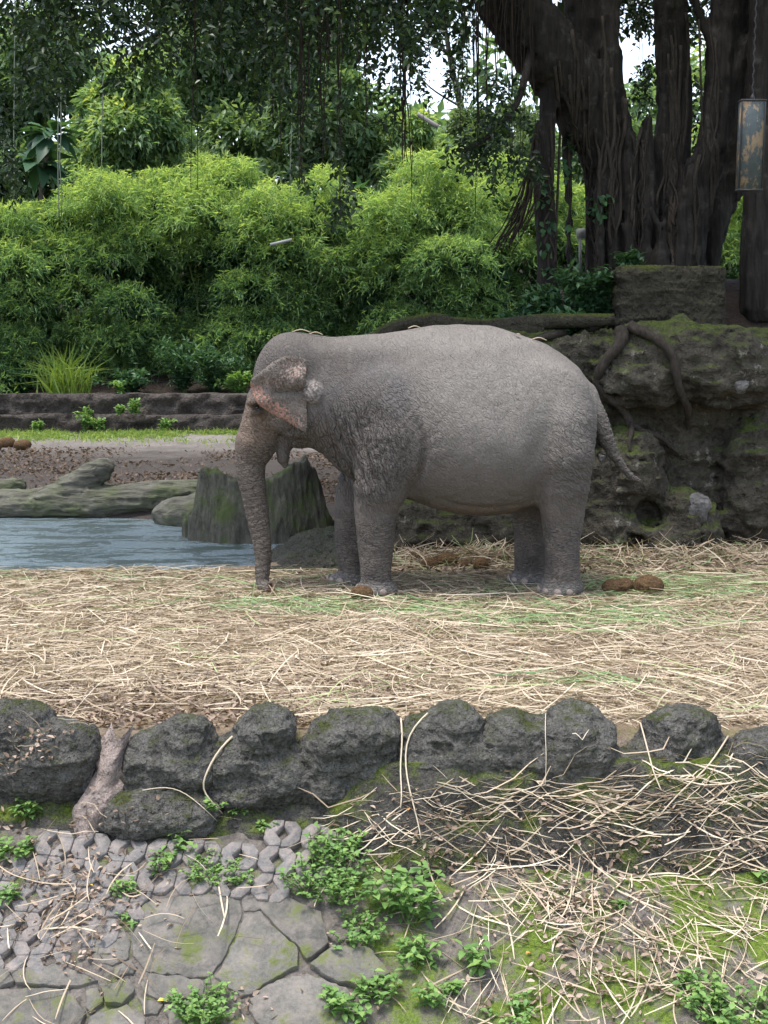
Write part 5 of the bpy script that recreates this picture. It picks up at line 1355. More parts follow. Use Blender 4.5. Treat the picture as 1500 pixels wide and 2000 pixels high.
lay((0.223, 0.214, 0.202), 0.6 * sstep(1118, 1140, EY) * sstep(560, 600, EX))
lay((0.180, 0.152, 0.133), 0.45 * m_leg * sstep(0.35, 0.7, n_b))
lay((0.062, 0.056, 0.053), 0.8 * reg(509, 793, 10, 12, 0.5))
spk = sstep(0.12, 0.3, vnoise(eV, 75, 31)) 
lay((0.34, 0.30, 0.285), 0.7 * spk * reg(612, 760, 20, 24, 0.3) * (eV[:, 1] < 0))
lay((0.42, 0.22, 0.17), 0.9 * reg(531, 1146, 8, 8, 0.3))

def hide_mat():
    t = NT("elephant_hide")
    v = t.coord()
    c = t.attr("col", "Color")
    fine = t.noise(v, 55, 5, 0.7)
    c = t.mix(0.75, c, t.ramp(fine, [(0.28, (0.72, 0.7, 0.68)), (0.72, (1.18, 1.18, 1.17))]), 'MULTIPLY')
    wn_ = t.n("ShaderNodeTexNoise"); wn_.inputs["Scale"].default_value = 7.0; wn_.inputs["Detail"].default_value = 2.0; t.l(v, wn_.inputs["Vector"])
    def warped(scale, rot):
        s1 = t.n("ShaderNodeVectorMath", operation='SCALE'); s1.inputs["Scale"].default_value = 0.09; t.l(wn_.outputs["Color"], s1.inputs[0])
        a1 = t.n("ShaderNodeVectorMath", operation='ADD'); t.l(v, a1.inputs[0]); t.l(s1.outputs[0], a1.inputs[1])
        mp = t.n("ShaderNodeMapping"); mp.vector_type = 'POINT'; mp.inputs["Rotation"].default_value = rot; t.l(a1.outputs[0], mp.inputs["Vector"])
        m2 = t.n("ShaderNodeMapping"); m2.inputs["Scale"].default_value = scale; t.l(mp.outputs[0], m2.inputs["Vector"])
        return m2.outputs[0]
    hl = t.voro(warped((14, 14, 56), (0, 0, 0)), 1.0, 'DISTANCE_TO_EDGE')        # rings round legs and trunk
    vl = t.voro(warped((44, 18, 6.0), (0, 0.3, 0)), 1.0, 'DISTANCE_TO_EDGE')    # upright folds of the neck
    dl = t.voro(warped((12, 12, 46), (0, -0.7, 0)), 1.0, 'DISTANCE_TO_EDGE')      # slanting folds of shoulder and rump
    def line(f): return t.ramp(f, [(0.0, 0.0), (0.16, 1.0)])
    crk = t.voro(t.coord(scale=(1, 1, 1.4)), 38, 'DISTANCE_TO_EDGE')
    cr = t.ramp(crk, [(0.0, 0.0), (0.10, 1.0)])
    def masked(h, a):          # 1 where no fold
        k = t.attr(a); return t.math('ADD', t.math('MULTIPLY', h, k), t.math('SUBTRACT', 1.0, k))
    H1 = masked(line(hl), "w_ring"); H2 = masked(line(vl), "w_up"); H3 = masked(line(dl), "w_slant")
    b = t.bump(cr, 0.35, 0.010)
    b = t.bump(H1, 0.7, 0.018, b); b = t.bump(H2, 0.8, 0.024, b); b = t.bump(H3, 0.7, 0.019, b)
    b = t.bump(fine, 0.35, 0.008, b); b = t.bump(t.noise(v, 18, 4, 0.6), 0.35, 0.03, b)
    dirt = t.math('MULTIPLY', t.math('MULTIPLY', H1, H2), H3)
    c = t.mix(t.math('MULTIPLY', t.math('SUBTRACT', 1.0, dirt), 0.42), c, (0.03, 0.025, 0.022))  # hide coloured darker along the fold lines
    return t.done(c, 0.78, b, 0.25)
M['hide'] = hide_mat()
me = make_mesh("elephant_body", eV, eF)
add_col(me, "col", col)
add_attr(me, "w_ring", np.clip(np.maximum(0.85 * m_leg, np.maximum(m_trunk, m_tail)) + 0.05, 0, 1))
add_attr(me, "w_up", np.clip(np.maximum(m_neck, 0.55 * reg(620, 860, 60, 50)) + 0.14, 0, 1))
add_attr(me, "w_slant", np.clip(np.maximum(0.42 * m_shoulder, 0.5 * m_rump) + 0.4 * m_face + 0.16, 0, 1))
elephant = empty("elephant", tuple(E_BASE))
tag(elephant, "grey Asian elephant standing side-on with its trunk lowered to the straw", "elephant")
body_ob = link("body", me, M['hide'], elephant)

def surf_y(px, py, side=-1):          # hide position under a photo pixel, near side by default
    p = ep(px, py); ys = np.linspace(0.9 * side, 0, 300)
    Q = np.stack([np.full(300, p[0]), ys, np.full(300, p[2])], -1).astype(np.float32)
    dd = sd_elephant(Q); k = np.argmax(dd < 0)
    return np.array([p[0], ys[k], p[2]])

# ears: a sheet with rolled upper fold, free edge turned forward
ear_poly = np.array([(604, 700), (585, 693), (562, 692), (540, 703), (518, 722), (500, 735), (497, 746), (502, 766), (514, 786), (538, 803), (566, 818), (588, 834), (603, 840),
                     (606, 818), (604, 790), (609, 772), (600, 758), (603, 730)], float)
def ear_mesh():
    n = 78
    xs = np.linspace(494, 612, n); ys = np.linspace(688, 844, int(n * 1.3))
    gx, gy = np.meshgrid(xs, ys, indexing='ij')
    pts = np.stack([gx.ravel(), gy.ravel()], -1)
    A = ear_poly; B = np.roll(A, -1, 0)
    ins = np.zeros(len(pts), bool); dist = np.full(len(pts), 1e9)
    for a, b in zip(A, B):
        c = ((a[1] > pts[:, 1]) != (b[1] > pts[:, 1])) & (pts[:, 0] < (b[0] - a[0]) * (pts[:, 1] - a[1]) / (b[1] - a[1] + 1e-9) + a[0])
        ins ^= c
        ab = b - a; t = np.clip(((pts - a) @ ab) / (ab @ ab), 0, 1); q = a + t[:, None] * ab
        e = np.linalg.norm(pts - q, axis=1); dist = np.minimum(dist, e)
    X, Y = pts[:, 0], pts[:, 1]
    attach = sstep(520, 604, X)                                   # 1 at the root
    off = -0.30 - 0.11 * (1 - attach) - 0.02 * sstep(700, 840, Y)
    off -= 0.035 * np.exp(-((Y - (726 + 0.10 * (X - 500))) / 18.0) ** 2)          # upper swelling
    off += 0.040 * np.exp(-((Y - (764 - 0.06 * (X - 545))) / 7.0) ** 2) * sstep(520, 560, X)   # crease
    off -= 0.020 * np.exp(-((Y - 790 - 0.3 * (X - 560)) / 16.0) ** 2)
    off += 0.025 * np.exp(-((X - 503) / 6.0) ** 2)               # rolled rim
    off += 0.012 * np.sin(Y * 0.11 + X * 0.05) * (1 - attach)
    keep = ins.reshape(gx.shape)
    kq = keep[:-1, :-1] & keep[1:, :-1] & keep[:-1, 1:] & keep[1:, 1:]
    P = np.array([ep(a, b) for a, b in pts]); P[:, 1] = off
    idx = np.arange(len(pts)).reshape(gx.shape)
    Q = np.stack([idx[:-1, :-1], idx[1:, :-1], idx[1:, 1:], idx[:-1, 1:]], -1)[kq]
    used = np.unique(Q); mp = np.full(len(pts), -1); mp[used] = np.arange(len(used))
    V = P[used]; Q = mp[Q]
    ed = dist[used]
    # pull the stair-stepped rim onto the outline
    rim = ed < 1.6
    th = 0.011 * np.minimum(1, ed / 6.0) + 0.003
    N = normals(V, Q)
    V1 = V + N * th[:, None]; V2 = V - N * th[:, None]
    F = [Q, Q[:, ::-1] + len(V)]
    e = np.sort(np.concatenate([Q[:, [0, 1]], Q[:, [1, 2]], Q[:, [2, 3]], Q[:, [3, 0]]]), 1)
    ee = np.concatenate([Q[:, [0, 1]], Q[:, [1, 2]], Q[:, [2, 3]], Q[:, [3, 0]]])
    key = e[:, 0].astype(np.int64) * 1000000 + e[:, 1]
    u, inv, c = np.unique(key, return_inverse=True, return_counts=True)
    be = ee[c[inv] == 1]
    F.append(np.stack([be[:, 1], be[:, 0], be[:, 0] + len(V), be[:, 1] + len(V)], -1))
    VV = np.concatenate([V1, V2])
    px = np.concatenate([X[used]] * 2); py = np.concatenate([Y[used]] * 2); d2 = np.concatenate([ed] * 2)
    Pn = np.stack([px, py, px * 0], -1)
    g = np.array([0.135, 0.115, 0.10]) + 0.05 * fbm(Pn, 0.05, 3, 41)[:, None]
    pink = np.array([0.33, 0.185, 0.142])
    low = np.exp(-((d2) / 24.0) ** 2) * sstep(735, 752, py) * sstep(606, 560, px)
    n1 = fbm(Pn, 0.06, 3, 42); dots = vnoise(Pn, 0.34, 43); dots2 = vnoise(Pn, 0.42, 47)
    k = np.clip(low * 1.7 + 0.35 * n1 - 0.25, 0, 1); k = sstep(0.25, 0.55, k)
    # dark freckles on the pink and pink flecks on the grey
    k = k * (1 - sstep(0.02, 0.2, dots) * sstep(2, 8, d2))
    top = np.exp(-(((px - 585) / 26.0) ** 2 + ((py - 722) / 20.0) ** 2)) + 0.55 * np.exp(-(((px - 540) / 30.0) ** 2 + ((py - 738) / 14.0) ** 2)) + 0.8 * np.exp(-(((px - 590) / 18.0) ** 2 + ((py - 818) / 14.0) ** 2))
    k2 = sstep(0.0, 0.25, dots2) * np.clip(top * 1.2, 0, 1)
    cc = g * (1 - k[:, None]) + pink * k[:, None]
    cc = cc * (1 - k2[:, None] * 0.75) + np.array([0.48, 0.34, 0.29]) * k2[:, None] * 0.75
    dark = sstep(0.2, 0.45, vnoise(Pn, 0.2, 49)) * np.exp(-((py - 745) / 10.0) ** 2) * sstep(520, 545, px)
    cc = cc * (1 - 0.6 * dark[:, None]) + np.array([0.09, 0.055, 0.04]) * 0.6 * dark[:, None]
    # soften the sheet
    me = make_mesh("elephant_ear", VV, [f for f in F])
    add_col(me, "col", cc)
    for a, v in (("w_ring", 0.0), ("w_up", 0.25), ("w_slant", 0.3)): add_attr(me, a, np.full(len(VV), v))
    return me
ear_me = ear_mesh()
ear = link("ear", ear_me, M['hide'], elephant)
ear["label"] = "ear folded forward, grey with pink freckled edge"
sm = ear.modifiers.new("soften", 'SMOOTH'); sm.factor = 0.5; sm.iterations = 4
ear2 = link("ear", ear_me, M['hide'], elephant); ear2.scale = (1, -1, 1)
sm = ear2.modifiers.new("soften", 'SMOOTH'); sm.factor = 0.5; sm.iterations = 4

t = NT("elephant_eye"); M['eye'] = t.done((0.012, 0.008, 0.006), 0.12, spec=0.6)
t = NT("toenail"); M['nail'] = t.done(t.ramp(t.noise(t.coord(), 30), [(0.3, (0.15, 0.12, 0.105)), (0.7, (0.32, 0.26, 0.225))]), 0.55, t.bump(t.noise(t.coord(), 60), 0.3, 0.005))
def uvs(c, r, nu=14, nv=9):
    u = np.arange(nu) * 2 * PI / nu; v = np.linspace(0, PI, nv)
    V = np.array([[math.sin(b) * math.cos(a), math.sin(b) * math.sin(a), math.cos(b)] for b in v for a in u]) * np.asarray(r) + np.asarray(c)
    i = np.arange(nv - 1)[:, None] * nu; j = np.arange(nu)[None]; j2 = (j + 1) % nu
    return V, np.stack([i + j, i + nu + j, i + nu + j2, i + j2], -1).reshape(-1, 4)
for s in (-1, 1):
    p = surf_y(507, 793, s); V, F = uvs(p + np.array([0, -0.008 * s, 0]), (0.026, 0.022, 0.021))
    link("eye", make_mesh("elephant_eye", V, F), M['eye'], elephant)
V, F = uvs((0, 0, 0), (0.036, 0.014, 0.030), 12, 8)
nail_me = make_mesh("elephant_toenail", V, F); nail_me.materials.append(M['nail'])
for (fx, fy, Y, rx) in ((737, 1151, YN, 41), (676, 1138, YF, 41), (1096, 1146, YN, 42), (1032, 1134, YF, 42)):
    c = ep(fx - 4, fy, Y); c[2] = 0.05
    for a in (-25, 8, 42, 78, 112):                      # degrees from the front towards the near side
        dr = np.array([-math.cos(math.radians(a)), -math.sin(math.radians(a)), 0.0])
        if Y == YF: dr[1] *= 1
        rr = np.linspace(0.45, 0, 300)
        Q = (c + dr * rr[:, None]).astype(np.float32)
        k = np.argmax(sd_elephant(Q) < 0)
        o = link("toenail", nail_me, None, body_ob, tuple(c + dr * (rr[k] - 0.003)))
        o.rotation_euler = (0, 0, math.atan2(dr[1], dr[0]) + PI / 2)
# ------------------------------------------------------------------ straw, litter, dung and small plants
rw = np.random.default_rng(91)
gV, gF = [], []
Vall, off = [], 0
for V_, F_ in front_polys:
    Vall.append(V_); gF += (F_ + off).tolist(); off += len(V_)
front_bvh = BVHTree.FromPolygons([tuple(p) for p in np.concatenate(Vall)], gF)
def ribbons(c, head, length, width, pitch, curve, rng, zfun, lift, npt=5, var=None, up_amt=0.0):
    """flat straws following the surface below them"""
    n = len(c); s = np.linspace(-0.5, 0.5, npt)
    a = head[:, None] + curve[:, None] * s[None] * 2.0
    dx = np.cumsum(np.cos(a), 1); dy = np.cumsum(np.sin(a), 1)
    dx = (dx - dx.mean(1, keepdims=True)) / (npt - 1) * length[:, None]; dy = (dy - dy.mean(1, keepdims=True)) / (npt - 1) * length[:, None]
    X = c[:, :1] + dx; Y = c[:, 1:2] + dy
    G = zfun(X.ravel(), Y.ravel()).reshape(X.shape)
    flat = (G.max(1) - G.min(1)) < 0.85 * length
    X, Y, G, head, length, width, pitch, lift = (q[flat] for q in (X, Y, G, head, length, width, pitch, lift)); n = len(X)
    # a straw bridges dips: use a straight line fitted above the ground, plus its own arch
    Z = 0.45 * G + 0.55 * G.mean(1, keepdims=True) + lift[:, None] + pitch[:, None] * s[None] * length[:, None] + up_amt * np.abs(s)[None] * rng.normal(0, 1, (n, 1))
    Z = np.maximum(Z, G + 0.002)
    P = np.stack([X, Y, Z], -1); T = unit(np.gradient(P, axis=1))
    roll = rng.normal(0, 0.7, n)[:, None, None]; upv = np.stack([np.sin(roll[..., 0]) * -np.sin(head)[:, None] * np.ones((1, npt)), np.sin(roll[..., 0]) * np.cos(head)[:, None] * np.ones((1, npt)), np.cos(roll[..., 0]) * np.ones((1, npt))], -1)
    S = unit(np.cross(T, upv)) * (width[:, None, None] * 0.5) * np.array([0.6] + [1.0] * (npt - 2) + [0.35])[None, :, None]
    V = np.stack([P - S, P + S], 2).reshape(-1, 3)
    i = np.arange(n)[:, None, None] * (npt * 2) + np.arange(npt - 1)[None, :, None] * 2
    F = (i + np.array([0, 1, 3, 2])[None, None]).reshape(-1, 4)
    return V, F, np.repeat(np.where(flat)[0], npt * 2)
def straw_object(name, label, c, length, width, rng, lift, var, zfun=ground_z, pitch=0.06, up=0.0, curve=0.35, head=None, npt=5):
    n = len(c); hd = rng.uniform(0, 2 * PI, n) if head is None else head
    V, F, li = ribbons(c, hd, length, width, rng.normal(0, pitch, n), rng.normal(0, curve, n), rng, zfun, lift, npt, up_amt=up)
    me = make_mesh(name, V, F, False); add_attr(me, "var", np.clip(var, 0, 1)[li])
    return tag(link(name, me, M['straw']), label, "straw", None, "stuff")
def yard_points(n, rng):
    x = rng.uniform(-4.2, 4.6, n); y = EDGE + 0.1 + (13.3 - EDGE) * rng.random(n) ** 1.15
    pd = poly_dist(x, y, pond)
    ok = (pd > 0.10) & ~((y > 12.3) & (x < -0.6)) & (y < 13.15)
    dens = 0.55 + 0.45 * vnoise(P3(x, y), (0.9, 1.3, 1), 33) + 0.25
    # bare trodden corner at the far left front, darker litter under the belly
    dens = dens - 0.55 * sstep(-0.5, -1.2, x) * sstep(8.3, 7.4, y) - 0.25 * np.exp(-((x - 0.35) / 0.5) ** 2 - ((y - 11.9) / 0.4) ** 2)
    return np.c_[x, y][ok & (rng.random(n) < dens)]
def green_mask(x, y):
    m = 0
    for px, py, rx, ry in ((1180, 1205, 0.85, 0.42), (880, 1190, 0.8, 0.35), (620, 1185, 0.8, 0.3), (1250, 1150, 1.0, 0.5), (1130, 1335, 0.45, 0.12), (1010, 1215, 0.6, 0.3), (520, 1180, 0.5, 0.3)):
        c = gnd(px, py); m = np.maximum(m, np.exp(-((x - c[0]) / rx) ** 2 - ((y - c[1]) / ry) ** 2))
    return m
def straw_var(c, rng):
    n = len(c); v = np.clip(0.46 + 0.22 * rng.normal(0, 1, n), 0.02, 0.77)
    far = sstep(10.0, 12.0, c[:, 1]); v = v - 0.10 * far - 0.14 * sstep(-0.4, -1.6, c[:, 0]) * sstep(8.6, 7.6, c[:, 1])
    g = green_mask(c[:, 0], c[:, 1]); k = rng.random(n) < 0.12 * far + 0.75 * g
    return np.where(k, rng.uniform(0.81, 1.0, n), v)
c = yard_points(58000, rw); n = len(c)
straw_object("straw_bedding", "thick bed of trampled straw and cut grass over the yard", c, rw.uniform(0.08, 0.40, n), rw.uniform(0.003, 0.009, n), rw, np.abs(rw.normal(0.012, 0.014, n)), straw_var(c, rw), npt=4)
c = yard_points(34000, rw); n = len(c)
straw_object("straw_chaff", "short broken straw and chaff on the yard", c, rw.uniform(0.03, 0.09, n), rw.uniform(0.005, 0.016, n), rw, np.abs(rw.normal(0.006, 0.007, n)), straw_var(c, rw) - 0.05, npt=3, pitch=0.2)
# longer stalks: tumbled on top of the bed and heaped in front of the wall
c = yard_points(3600, rw); n = len(c)
straw_object("long_stalks", "long loose stalks lying on top of the straw bed", c, rw.uniform(0.3, 0.75, n), rw.uniform(0.004, 0.010, n), rw, rw.uniform(0.03, 0.06, n), straw_var(c, rw) + 0.05, up=0.03, npt=6, curve=0.22)
x = rw.uniform(-0.2, 4.2, 1500); y = 12.75 + rw.normal(0, 0.22, 1500); ok = y < 13.2; c = np.c_[x, y][ok]; n = len(c)
straw_object("heaped_straw", "tangled straw heaped along the foot of the retaining wall", c, rw.uniform(0.2, 0.6, n), rw.uniform(0.006, 0.012, n), rw, rw.uniform(0.01, 0.11, n), straw_var(c, rw), up=0.10, pitch=0.25, npt=5, curve=0.9)
# straw spilling over the rocks and down the slope
def front_z(X, Y):
    G = ground_z(X, Y); out = G.copy()
    for i in range(len(X)):
        h, nn, k, d = front_bvh.ray_cast(Vector((X[i], Y[i], 1.5)), Vector((0, 0, -1)))
        if h is not None and h.z > out[i]: out[i] = h.z
    return out
def front_hit(px, py):
    q = on_ground(px, py); h, n_ = hit(front_bvh, px, py)
    if h is not None and np.linalg.norm(h - [0, 0, CAM_H]) < np.linalg.norm(q - [0, 0, CAM_H]): q = h
    return q
def px_points(regs, rng):
    out = []
    for (a, b, sa, sb, m) in regs:
        for k in range(m):
            q = front_hit(a + rng.normal(0, sa), min(b + rng.normal(0, sb), 2060))
            if q[1] < 7.06: out.append(q[:2])
    return np.array(out)
c = px_points([(1120, 1570, 125, 22, 300), (1300, 1590, 120, 40, 230), (1380, 1540, 80, 30, 60), (1440, 1640, 70, 70, 200), (1000, 1640, 130, 60, 130), (1230, 1800, 200, 110, 70), (1180, 1720, 160, 70, 80), (1400, 1790, 90, 90, 85), (1130, 1850, 170, 70, 90), (880, 1620, 90, 50, 70), (1330, 1930, 130, 50, 70), (760, 1600, 70, 35, 45), (1040, 1760, 60, 40, 55), (950, 1900, 120, 70, 40), (620, 1600, 80, 25, 34), (700, 1690, 50, 60, 18), (1640, 1650, 90, 90, 160), (1800, 1750, 90, 120, 80)], rw); n = len(c)
straw_object("spilled_straw", "bleached straw spilled over the border rocks and down the mossy slope", c, rw.uniform(0.08, 0.48, n), rw.uniform(0.003, 0.009, n), rw, rw.uniform(0.008, 0.045, n), np.clip(rw.normal(0.57, 0.16, n), 0.05, 0.77), front_z, up=0.035, npt=6, curve=0.2)
c = px_points([(130, 1800, 90, 90, 55), (60, 1500, 40, 60, 22), (300, 1760, 90, 60, 26), (180, 1940, 90, 50, 12), (120, 1620, 80, 30, 22)], rw); n = len(c)
straw_object("stray_straw", "few stray straws on the pavers", c, rw.uniform(0.10, 0.38, n), rw.uniform(0.004, 0.009, n), rw, rw.uniform(0.05, 0.08, n), np.clip(rw.normal(0.45, 0.15, n), 0.1, 0.77), front_z, up=0.02, npt=6, curve=0.25)
# draped stalks, each a thing one can point at
for i, (rows, w, lab) in enumerate((([(783, 1405), (786, 1450), (781, 1500), (785, 1550), (782, 1580)], 0.012, "straight pale straw hanging down the side of the pointed rock"), ([(835, 1395), (800, 1430), (790, 1480), (798, 1540), (815, 1600), (822, 1640)], 0.012, "bent pale straw crossing the straight one beside the pointed rock"),
        ([(455, 1440), (425, 1470), (405, 1510), (395, 1540), (412, 1565), (435, 1590)], 0.014, "curling dry stalk in the cleft before the smooth tall rock"), ([(1250, 1415), (1262, 1460), (1275, 1510), (1290, 1545)], 0.011, "stiff straw leaning against the domed rock"), ([(1420, 1440), (1380, 1500), (1330, 1545), (1290, 1590)], 0.012, "long straw slanting down below the domed rock"),
        ([(1065, 1395), (1064, 1430), (1066, 1480), (1064, 1535)], 0.006, "thin rootlet hanging over the double-humped rock"), ([(280, 1545), (330, 1538), (370, 1555), (410, 1590), (425, 1605)], 0.007, "thin dry tendril arching over the low mossy rock"))):
    pts = []
    for a, b in spline(np.array(rows, float), 14):
        h, nn = hit(front_bvh, a, b)
        if h is None: h = on_ground(a, b)
        pts.append(h + np.array([0, -0.02, 0.012]))
    P = np.array(pts)
    for _ in range(3): P[1:-1] = 0.5 * P[1:-1] + 0.25 * (P[2:] + P[:-2])
    V, F = tube(P, np.linspace(w * 0.5, w * 0.3, len(P)), 5); base = P[-1]
    me = make_mesh("draped_stalk", rebase(V, base), F); add_attr(me, "var", np.full(len(V), 0.66)); tag(link("draped_stalk", me, M['straw'], None, tuple(base)), lab, "straw stalk")
# dead leaves
def litter(name, label, c, ll, rng, zf, lift=0.01, vr=(0.1, 0.92)):
    z = zf(c[:, 0], c[:, 1]); B = np.c_[c, z + lift * rng.uniform(0.4, 2.0, len(c))]; d = np.c_[rng.normal(0, 1, (len(c), 2)), rng.normal(0.1, 0.35, len(c))]; L = ll * rng.uniform(0.5, 1.3, len(c))
    V, F, li = leaves(B, d, L, L * rng.uniform(0.35, 0.6, len(c)), rng, 0.3, -0.15, 0.5, 'ovate'); me = make_mesh(name, V, F, False); add_attr(me, "var", rng.uniform(*vr, len(c))[li])
    return tag(link(name, me, M['litter']), label, "leaf litter", None, "stuff")
c = px_points([(90, 1720, 90, 60, 230), (110, 1830, 80, 50, 200), (230, 1720, 80, 60, 120), (60, 1560, 50, 40, 100), (1130, 1760, 60, 40, 230), (1200, 1880, 110, 60, 260), (1300, 1650, 150, 60, 260), (900, 1680, 120, 40, 120), (1040, 1590, 200, 30, 90), (820, 1600, 90, 40, 60), (860, 1710, 60, 30, 60), (960, 1900, 60, 60, 50), (1380, 1700, 90, 100, 130), (480, 1960, 30, 20, 25), (690, 1900, 50, 60, 40), (1300, 1950, 120, 40, 60), (1000, 1990, 60, 20, 20)], rw)
litter("leaf_litter", "pale curled dead leaves scattered on the slope", c, 0.042, rw, front_z, 0.018)
c = np.c_[rw.uniform(-3.2, 0.2, 2600), EDGE + np.abs(rw.normal(0, 0.6, 2600))]; litter("yard_litter", "brown crumbled leaves along the yard edge", c, 0.045, rw, ground_z, 0.01, (0.0, 0.75))
# dark debris on the far dirt
n = 14000; c = np.c_[rw.uniform(-9, 1.2, n), rw.uniform(16.9, 25.5, n)]; d = fbm(P3(c[:, 0], c[:, 1]), (0.5, 0.9, 1), 3, 8); c = c[(d + 0.35 * sstep(24, 18, c[:, 1]) > rw.uniform(-0.25, 0.45, n)) & (poly_dist(c[:, 0], c[:, 1], pond) > 0.25)]
litter("dirt_debris", "dark trampled leaf and twig debris on the dirt beyond the pond", c, 0.075, rw, ground_z, 0.02, (0.0, 0.2))
c = np.c_[rw.uniform(-0.2, 3.6, 1500), rw.uniform(12.0, 13.0, 1500)]; litter("wall_litter", "dark crumbled litter under the elephant and the wall", c, 0.06, rw, ground_z, 0.012, (0.0, 0.5))

# dung
t = NT("dung"); v = t.coord(); n2 = t.noise(v, 60, 5, 0.75); M['dung'] = t.done(t.ramp(n2, [(0.3, (0.045, 0.027, 0.015)), (0.7, (0.19, 0.12, 0.065))]), 0.95, t.bump(n2, 1.0, 0.03), 0.1)
for i, (px, py, blobs, lab) in enumerate(((706, 1172, [((0, 0, 0.045), (0.10, 0.085, 0.062))], "round brown dung ball beside the near forefoot"), (1207, 1158, [((-0.05, 0, 0.04), (0.09, 0.08, 0.06)), ((0.06, 0.02, 0.05), (0.085, 0.08, 0.06))], "lumpy reddish-brown dung pile behind the hind feet"), (1266, 1160, [((0, 0, 0.06), (0.13, 0.1, 0.085))], "largest paler brown dung ball behind the hind feet"),
        (840, 1112, [((0, 0, 0.04), (0.085, 0.08, 0.055))], "dark dung ball under the belly nearest the forelegs"), (872, 1106, [((0, 0, 0.05), (0.12, 0.09, 0.07))], "widest dung lump under the belly"), (903, 1112, [((0, 0, 0.03), (0.05, 0.05, 0.04))], "smallest dung ball under the belly"), (938, 1112, [((0, 0, 0.04), (0.07, 0.07, 0.05))], "dark dung ball under the belly nearest the hind legs"), (815, 1098, [((0, 0, 0.04), (0.08, 0.08, 0.05))], "dung ball in the shade at the wall foot behind the forelegs"))):
    p = gnd(px, py); boulder("dung_ball", (p[0], p[1], 0.015), blobs, 0.010, M['dung'], lab, "dung", 400 + i, "dung balls round the elephant", amp=0.012, fr=14, k=0.03)
for i, (px, py) in enumerate(((14, 873), (44, 878), (-12, 879))):
    p = gnd(px, py); boulder("dung_ball", (p[0], p[1], 0.03), [((0, 0, 0.06), (0.16, 0.13, 0.11))], 0.035, M['dung'], "brown dung lump on the dirt beyond the pond", "dung", 420 + i, "dung on the far dirt", amp=0.02, fr=8)
p = gnd(977, 1078); boulder("stone", (p[0], p[1], 0.04), [((0, 0, 0.02), (0.06, 0.05, 0.055)), ((0.02, 0, 0.05), (0.04, 0.04, 0.05))], 0.009, M['pale_rock'], "small pale angular stone on the ground between the belly and the wall", "stone", 430, amp=0.012, fr=11)

# weeds on the slope
def weed(px, py, h, spread, nst, leaf, dens, label, seed, ratio=0.6, pairs=5, bias=0.0):
    rng = np.random.default_rng(seed); b = front_hit(px, py)
    root = empty("weed_plant", tuple(b)); tag(root, label, "weed", "weeds on the slope"); B, D, VR, sv = [], [], [], []
    for k in range(nst):
        a = rng.uniform(0, 2 * PI); rr = spread * math.sqrt(rng.random()); o = np.array([math.cos(a) * rr * 0.55, math.sin(a) * rr * 0.4, 0]); o[2] = SL * o[1]
        e = o + np.array([math.cos(a) * rr * 0.6, math.sin(a) * rr * 0.5, h * rng.uniform(0.5, 1.1)]); m = (o + e) / 2 + rng.normal(0, 0.15 * h, 3) * [1, 1, 0.3]
        P = spline(np.array([o, m, e]), pairs + 2); sv.append(tube(P, 0.0022, 4, False)); ph = rng.uniform(0, PI)
        for j in range(1, pairs + 2):
            for s in (0, PI):
                if j == 1 and rng.random() < 0.5: continue
                an = ph + s + j * PI / 2 + rng.normal(0, 0.3); B.append(P[j]); D.append([math.cos(an), math.sin(an), rng.normal(0.25, 0.25)]); VR.append(0.35 + bias + 0.35 * j / (pairs + 1) + 0.15 * rng.normal())
    B = np.array(B); D = np.array(D); L = leaf * rng.uniform(0.6, 1.25, len(B)); V, F, li = leaves(B, D, L, L * ratio, rng, 0.12, 0.25, 0.2, 'ovate'); me = make_mesh("weed_foliage", V, F); add_attr(me, "var", np.clip(VR, 0, 1)[li])
    link("foliage", me, M['weed'], root); V, F = join(sv); link("stem", make_mesh("weed_stem", V, F), M['culm'], root)
